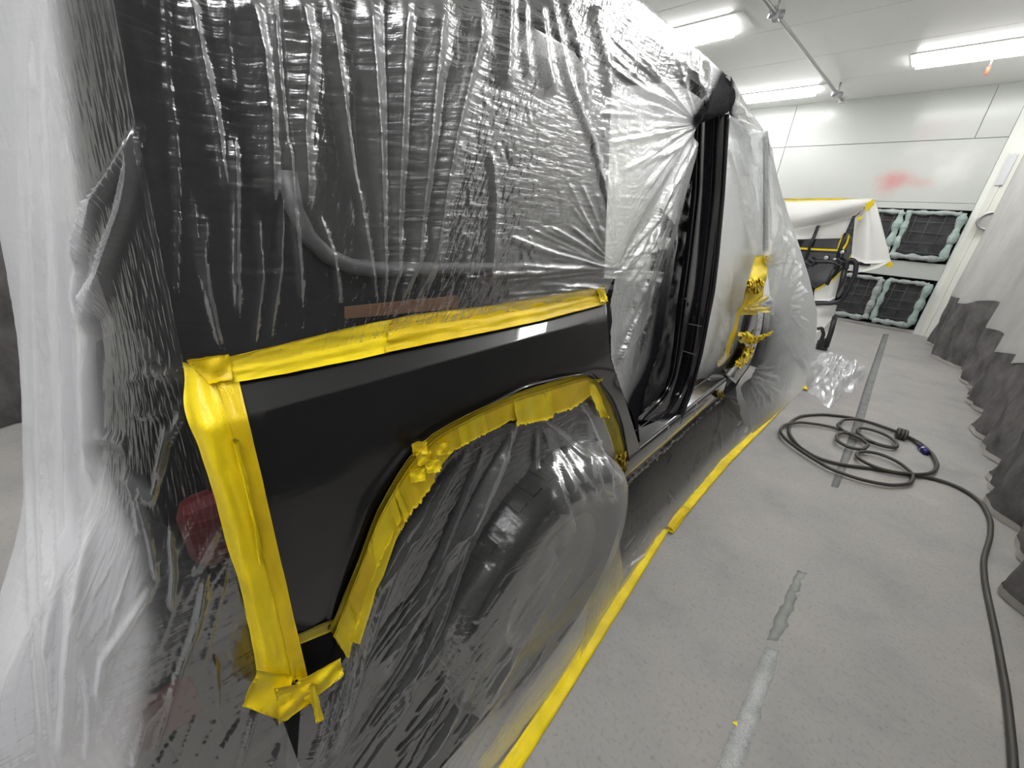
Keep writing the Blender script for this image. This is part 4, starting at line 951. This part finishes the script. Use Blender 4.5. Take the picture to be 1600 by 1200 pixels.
tape('tape_strip', [(336, 596), (366, 690), (392, 790), (417, 890), (440, 990), (456, 1062)], [(374, 596), (396, 690), (417, 780), (442, 890), (464, 985), (482, 1064)], vt, TD, fn=lambda p, u, s: on(p, .010), nu=60, nv=8)
tape('tape_fold', [(362, 680), (382, 760), (398, 830), (404, 880)], [(372, 690), (390, 770), (404, 835), (408, 882)], vt, TP, fn=lambda p, u, s: on(p, .012 + .008 * math.sin(math.pi * s)), nu=24, nv=8)
patch('tape_patch', [(290, 563), (358, 553), (364, 592), (328, 600)], vt, TD, .016, .002, 5)
ct = thing('masking_tape', 'ragged star of yellow tape patches at the lower rear corner of the panel', 'tape')
patch('tape_patch', [(402, 1047), (458, 1056), (446, 1128), (378, 1103)], ct, TP, .014, .004, 6)
patch('tape_patch', [(462, 1068), (532, 1028), (537, 1056), (480, 1098)], ct, TP, .018, .004, 7)
patch('tape_patch', [(430, 1076), (486, 1064), (488, 1098), (436, 1132)], ct, TD, .020, .004, 8)
patch('tape_tail', [(482, 1070), (492, 1068), (506, 1124), (494, 1130)], ct, TP, .026, .002, 9)
tape('tape_strip', [(415, 1006), (470, 990), (524, 966)], [(418, 1022), (470, 1006), (522, 984)], ct, TG, .004, 20, 5)
# wheel arch
at_ = thing('masking_tape', 'overlapping torn yellow tape pieces all around the rear wheel arch', 'tape')
OA = [(516, 985), (540, 925), (560, 878), (586, 806), (606, 768), (630, 727), (655, 696), (681, 674), (740, 643), (813, 612), (883, 590), (905, 585), (919, 586)]
IA = [(542, 1028), (562, 965), (582, 905), (606, 845), (632, 800), (656, 766), (680, 735), (704, 708), (757, 677), (799, 656), (866, 640), (898, 630), (921, 614)]
def arch_piece(u0, u1, m, off, over=0.0, seed=0, nm='tape_piece', o0=0.0):
    r = np.random.default_rng(seed); n = 22
    o = smooth(OA, 120, 3); i_ = smooth(IA, 120, 3); idx = np.linspace(u0, u1, n) * 119
    a = np.stack([np.interp(idx, np.arange(120), o[:, k]) for k in (0, 1)], -1); b = np.stack([np.interp(idx, np.arange(120), i_[:, k]) for k in (0, 1)], -1)
    dirn = b - a; a = a + dirn * o0; b = b + dirn * (over + r.normal(0, .03, n)[:, None]); sl = r.uniform(-.25, .25)
    P = np.zeros((n, 9, 3)); ph = r.uniform(0, 6.28, 3)
    for k in range(n):
        for j, s in enumerate(np.linspace(0, 1, 9)):
            e = (b[k] - a[k]) * s + a[k] + (a[-1] - a[0]) / n * sl * s * 6 + r.normal(0, .6, 2) * (k in (0, n - 1))
            P[k, j] = on(e, off + .002 * math.sin(k * .35 + ph[0] + 2 * s) + .0018 * s * math.sin(k * .8 + ph[1]) - .012 * s)
    return grid_obj(nm, P, m, at_, .0006)
arch_piece(0, 1, TG, .014, -.45, 1, 'fine_line_tape'); arch_piece(0, 1, TP, .012, 0, 2, 'tape_strip', .25)
for k, (u0, u1, m, ov) in enumerate([(0, .13, TP, .05), (.10, .27, TD, .0), (.24, .40, TP, .05), (.35, .43, TD, .25), (.40, .47, TP, .18), (.42, .53, TD, .25), (.50, .56, TP, .12), (.53, .66, TD, .0), (.64, .72, TP, .02), (.70, .83, TD, .05), (.80, .90, TP, .28), (.88, 1.0, TD, .15)]):
    arch_piece(u0, u1, m, .017 + .003 * (k % 3), ov, 20 + k, 'tape_piece', .22)
for k, (x, y) in enumerate(((662, 716), (676, 728), (690, 700), (652, 742), (655, 700))):
    patch('tape_curl', [(x - 12, y - 7), (x + 12, y - 12), (x + 13, y + 9), (x - 9, y + 12)], at_, TP if k % 2 else TD, .026, .0028, 40 + k, 7)
def inward(p, u, s): q = on(p, .008); q[0] -= .035 * s; return q
tape('front_strip', [(912, 586), (934, 596), (953, 627), (967, 664), (975, 698), (977, 716)], [(912, 622), (926, 624), (941, 652), (955, 690), (958, 727), (962, 738)], at_, TG, fn=lambda p, u, s: on(p, .008 - .03 * s), nu=40, nv=8)
patch('tape_piece', [(914, 596), (930, 600), (952, 652), (938, 652)], at_, TP, .012, .003, 60)
def crumple(name, A, B, parent, m, off, amp, seed, nu=16, nv=8):
    r = np.random.default_rng(seed); a, b = resample(A, nu), resample(B, nu)
    P = np.array([[on(a[i] * (1 - s) + b[i] * s + r.normal(0, .9, 2), off + r.normal(0, amp) + amp * 1.2 * math.sin(math.pi * s)) for s in np.linspace(0, 1, nv)] for i in range(nu)])
    o = grid_obj(name, P, m, parent, .0006); o.data.polygons.foreach_set('use_smooth', [False] * len(o.data.polygons)); return o
ft = thing('masking_tape', 'crumpled dark-gold tape wad at the front foot of the wheel arch', 'tape')
crumple('tape_wad', [(962, 712), (978, 706), (982, 722)], [(960, 738), (972, 742), (980, 734)], ft, TB, .01, .006, 1)
ft2 = thing('masking_tape', 'small crumpled gold tape wad below the sill end behind the wheel film', 'tape')
crumple('tape_wad', [(966, 750), (978, 752), (982, 764)], [(968, 768), (976, 772), (980, 768)], ft2, TB, .01, .006, 2)
ft3 = thing('masking_tape', 'small gold tape scrap hanging under the sill below the pillar', 'tape')
crumple('tape_wad', [(1121, 612), (1128, 610), (1131, 618)], [(1120, 620), (1126, 624), (1130, 622)], ft3, TB, .012, .006, 3, 10, 6)
# front pillar
pt_ = thing('masking_tape', 'crumpled yellow tape wrapped down the front pillar, with loose flags', 'tape')
tape('tape_strip', [(1180, 400), (1170, 436), (1162, 465), (1154, 492)], [(1202, 398), (1198, 430), (1192, 460), (1184, 492)], pt_, TP, .014, 30, 8, .003)
tape('tape_strip', [(1153, 480), (1148, 505), (1138, 530), (1133, 548)], [(1160, 482), (1154, 508), (1146, 534), (1138, 556)], pt_, TD, .012, 24, 5, .002)
tape('tape_strip', [(1133, 545), (1128, 556), (1118, 566)], [(1142, 553), (1134, 566), (1122, 574)], pt_, TB, .008, 16, 5, .003)
crumple('tape_ball', [(1166, 440), (1178, 431), (1194, 438)], [(1170, 456), (1182, 461), (1194, 452)], pt_, TP, .03, .010, 4)
patch('tape_flag', [(1196, 400), (1210, 398), (1207, 412), (1196, 410)], pt_, TP, .03, .004, 5)
patch('tape_flag', [(1162, 481), (1198, 461), (1201, 467), (1170, 487)], pt_, TW, .028, .003, 6)
patch('tape_flag', [(1172, 477), (1204, 480), (1202, 489), (1172, 484)], pt_, TW, .033, .003, 7)
lt = thing('masking_tape', 'yellow tape wad shaped like a wing at the foot of the front pillar', 'tape')
crumple('tape_wad', [(1154, 520), (1168, 517), (1180, 526), (1208, 517)], [(1154, 534), (1170, 538), (1184, 536), (1206, 522)], lt, TP, .03, .007, 8, 22, 8)
crumple('tape_wad', [(1166, 540), (1160, 554), (1148, 568)], [(1180, 542), (1172, 562), (1156, 577)], lt, TP, .024, .007, 9)
# floor tape
gt = thing('masking_tape', 'long yellow tape line holding the plastic skirt to the floor', 'tape')
def gfn(o): return lambda p, u, s: onz(p, o + .0015 * math.sin(u * 60 + s * 3))
tape('tape_strip', [(758, 1230), (862, 1080), (945, 950), (1034, 826)], [(796, 1230), (900, 1064), (966, 958), (1046, 828)], gt, TP, fn=gfn(.012), nu=60, nv=6)
tape('tape_strip', [(1042, 828), (1060, 796), (1128, 716), (1190, 658), (1246, 596)], [(1052, 834), (1076, 800), (1142, 722), (1201, 662), (1256, 604)], gt, TP, fn=gfn(.014), nu=60, nv=6)
tape('tape_piece', [(1042, 822), (1052, 806), (1066, 790)], [(1052, 830), (1064, 812), (1082, 796)], gt, TD, fn=gfn(.018), nu=10, nv=5)
tape('tape_end', [(1246, 596), (1254, 600), (1263, 606)], [(1246, 602), (1252, 606), (1262, 609)], gt, TP, fn=gfn(.02), nu=10, nv=4)

# ------------------------------------------------------------------ air hose
hs = thing('air_hose', 'black rubber air hose coiled on the floor and trailing along the curtain', 'hose')
def hose(px, n, z=.013, r=.0115, nm='hose', wav=0.0, seed=1):
    P = np.array([onz(p, z) for p in px]); P = smooth(P, n, n // 14)
    P[:, 2] += wav * (1 + np.sin(np.linspace(0, 19, n) + seed)) * .5
    return tube(nm, P, r, MT['hose'], hs, 10)
hose([(1584, 1250), (1582, 1180), (1572, 1080), (1556, 990), (1539, 910), (1536, 875), (1547, 840), (1548, 815), (1535, 786), (1502, 762), (1462, 748), (1432, 743), (1370, 733), (1318, 727), (1275, 716), (1247, 698), (1232, 678), (1234, 660), (1250, 650), (1285, 647), (1330, 652), (1370, 663), (1404, 676), (1422, 685), (1437, 697)], 360, .013, .0115, 'hose', .004, 1)
hose([(1412, 680), (1438, 692), (1458, 710), (1466, 728), (1456, 740), (1432, 743), (1385, 738), (1350, 725), (1334, 714), (1342, 706), (1372, 709), (1405, 723), (1428, 742), (1424, 756), (1392, 759), (1345, 750), (1295, 733), (1252, 707), (1226, 688), (1217, 675), (1224, 665), (1250, 660), (1285, 664), (1315, 671), (1342, 684), (1375, 697), (1400, 702), (1404, 696), (1388, 682), (1360, 672), (1340, 669), (1337, 676), (1352, 688), (1382, 699), (1398, 700)], 420, .024, .0115, 'hose', .010, 3)
hose([(1404, 675), (1370, 664), (1340, 656), (1318, 656), (1308, 664), (1318, 675), (1345, 687), (1357, 696), (1348, 703), (1325, 699), (1308, 690), (1306, 682), (1316, 676), (1340, 682), (1368, 692)], 220, .034, .0115, 'hose', .008, 5)
c = onz((1409, 678), .04)
kn = []
for k in range(3):
    a = np.linspace(0, 2 * math.pi, 30); e = (k - 1) * .022
    kn.append(np.stack([c[0] + e + .0 * a, c[1] + .05 * np.cos(a), .042 + .030 * np.sin(a)], -1))
for K in kn: tube('hose_knot', K, .0115, MT['hose'], hs, 10)
a, b = onz((1436, 696), .02), onz((1448, 708), .02)
tube('coupling', [a, a * .75 + b * .25, a * .7 + b * .3, b], [.014, .016, .021, .021], MT['blue'], hs, 14)
tube('coupling_ring', [a * .5 + b * .5, a * .4 + b * .6], .0235, MT['steel'], hs, 14)

# ------------------------------------------------------------------ masked door on a stand at the back
YS = 6.8
def sp_(p, dy=0.0): return ony(p, YS + dy)
def wob_loft(name, A, B, fy, m, parent, nu=30, nv=14, thick=.003):
    a, b = resample(A, nu), resample(B, nu)
    P = np.array([[ony(a[i] * (1 - s) + b[i] * s, YS + fy(i / (nu - 1), s)) for s in np.linspace(0, 1, nv)] for i in range(nu)])
    return grid_obj(name, P, m, parent, thick)
dr = thing('masked_door', 'black vehicle door masked with white paper and yellow tape, hung on the stand', 'door panel')
slab('door_shell', [sp_(p, .0) for p in [(1236, 374), (1330, 372), (1338, 388), (1326, 408), (1306, 432), (1276, 452), (1262, 440), (1245, 405)]], (0, -1, 0), .09, MT['jamb'], dr, .012)
slab('inner_rail', [sp_(p, -.05) for p in [(1240, 390), (1318, 396), (1316, 408), (1240, 406)]], (0, -1, .1), .05, MT['jamb'], dr, .012)
wob_loft('paper_top', [(1226, 311), (1300, 310), (1364, 310)], [(1232, 362), (1290, 350), (1338, 336)], lambda u, s: -.10 - .16 * math.sin(math.pi * min(1, s * 1.0)) * (1 - .45 * u) + .03 * math.sin(u * 5 + s * 4), MT['paper'], dr)
wob_loft('paper_window', [(1234, 356), (1290, 346), (1332, 338)], [(1240, 388), (1290, 388), (1310, 388)], lambda u, s: .02, MT['paper'], dr, 12, 8)
wob_loft('paper_side', [(1336, 340), (1352, 324), (1368, 312)], [(1330, 402), (1352, 412), (1393, 411)], lambda u, s: -.06 - .10 * math.sin(u * 3.0) - .04 * s + .04 * math.sin(u * 7 + s * 2), MT['paper'], dr)
wob_loft('paper_flap', [(1345, 412), (1362, 412), (1390, 409)], [(1338, 426), (1352, 424), (1372, 418)], lambda u, s: -.12 - .05 * s, MT['paper'], dr, 12, 6)
wob_loft('paper_bottom', [(1272, 455), (1296, 440), (1320, 420)], [(1272, 470), (1296, 470), (1308, 464)], lambda u, s: -.03 - .03 * math.sin(u * 3), MT['paper'], dr, 14, 8)
wob_loft('paper_lower', [(1274, 478), (1300, 476), (1308, 477)], [(1276, 520), (1288, 512), (1302, 496)], lambda u, s: .03, MT['paper'], dr, 12, 8)
for A in ([(1226, 311), (1300, 309.5), (1364, 310)], [(1246, 386), (1280, 388), (1310, 389)], [(1316, 366), (1311, 378), (1308, 389)], [(1326, 365), (1322, 378), (1316, 388)], [(1273, 452), (1300, 437), (1322, 414)], [(1332, 394), (1327, 402), (1320, 414)]):
    B = [(x + (2.4 if A[0][1] > 360 and abs(A[0][0] - A[-1][0]) < 12 else 0), y + 3.2) for x, y in A]
    wob_loft('edge_tape', A, B, lambda u, s: -.13 if A[0][1] < 330 else -.06, MT['tape'], dr, 12, 3)
for q in ([(1352, 318), (1366, 311), (1366, 320), (1352, 332)], [(1384, 412), (1393, 408), (1396, 416), (1385, 418)], [(1340, 340), (1348, 337), (1346, 343), (1340, 345)]):
    slab('tape_corner', [sp_(p, -.22) for p in q], (0, -1, 0), .004, MT['tape'], dr)
for c_, rr in (((1291, 403), 3.0), ((1304, 405), 2.0), ((1316, 394), 2.6)):
    q = sp_(c_, -.11); lathe('door_hole', [(-.0, 0), (-.01, rr * .007), (0, rr * .009)], MT['steel'], dr, 14, 'y', tuple(q))
st = thing('door_stand', 'black tube-steel panel stand with uprights and hooks holding the masked door', 'stand')
def stt(px, r=.022, dy=-.14, nm='tube', sm=40):
    P = [sp_(p, dy) for p in px]; return tube(nm, P, r, MT['stand'], st, 10, sm)
stt([(1279, 352), (1268, 380), (1257, 410)], .02, -.05, 'support_arm', 0); stt([(1322, 364), (1314, 385), (1306, 410)], .022, -.05, 'support_arm', 0)
stt([(1306, 418), (1298, 432), (1292, 445)], .022, -.16, 'support_arm', 0)
stt([(1240, 408), (1320, 410), (1360, 413)], .022, -.16, 'cross_bar', 0)
for x, y in ((1266, 411), (1310, 411)):
    stt([(x - 10, y - 2), (x + 2, y + 4), (x + 6, y - 1), (x - 2, y - 7)], .016, -.20, 'hook', 24); stt([(x - 8, y + 2), (x - 3, y + 8)], .012, -.2, 'hook_tip', 0)
stt([(1322, 412), (1316, 440), (1308, 470)], .03, -.16, 'upright', 0)
stt([(1322, 420), (1324, 408), (1332, 405), (1338, 412), (1336, 430), (1326, 452), (1314, 470), (1300, 474), (1270, 474)], .026, -.18, 'loop_frame', 80)
stt([(1305, 494), (1298, 520), (1291, 542)], .030, -.1, 'leg', 0); stt([(1277, 514), (1284, 512), (1287, 522), (1282, 534), (1277, 540)], .022, -.12, 'brace_loop', 30)
slab('foot', [sp_(p, -.12) for p in [(1277, 532), (1296, 528), (1292, 548), (1274, 546)]], (0, -1, 0), .08, MT['stand'], st, .008)
slab('gusset', [sp_(p, -.2) for p in [(1307, 462), (1320, 440), (1316, 456), (1310, 466)]], (0, -1, 0), .02, MT['trimgrey'], st)
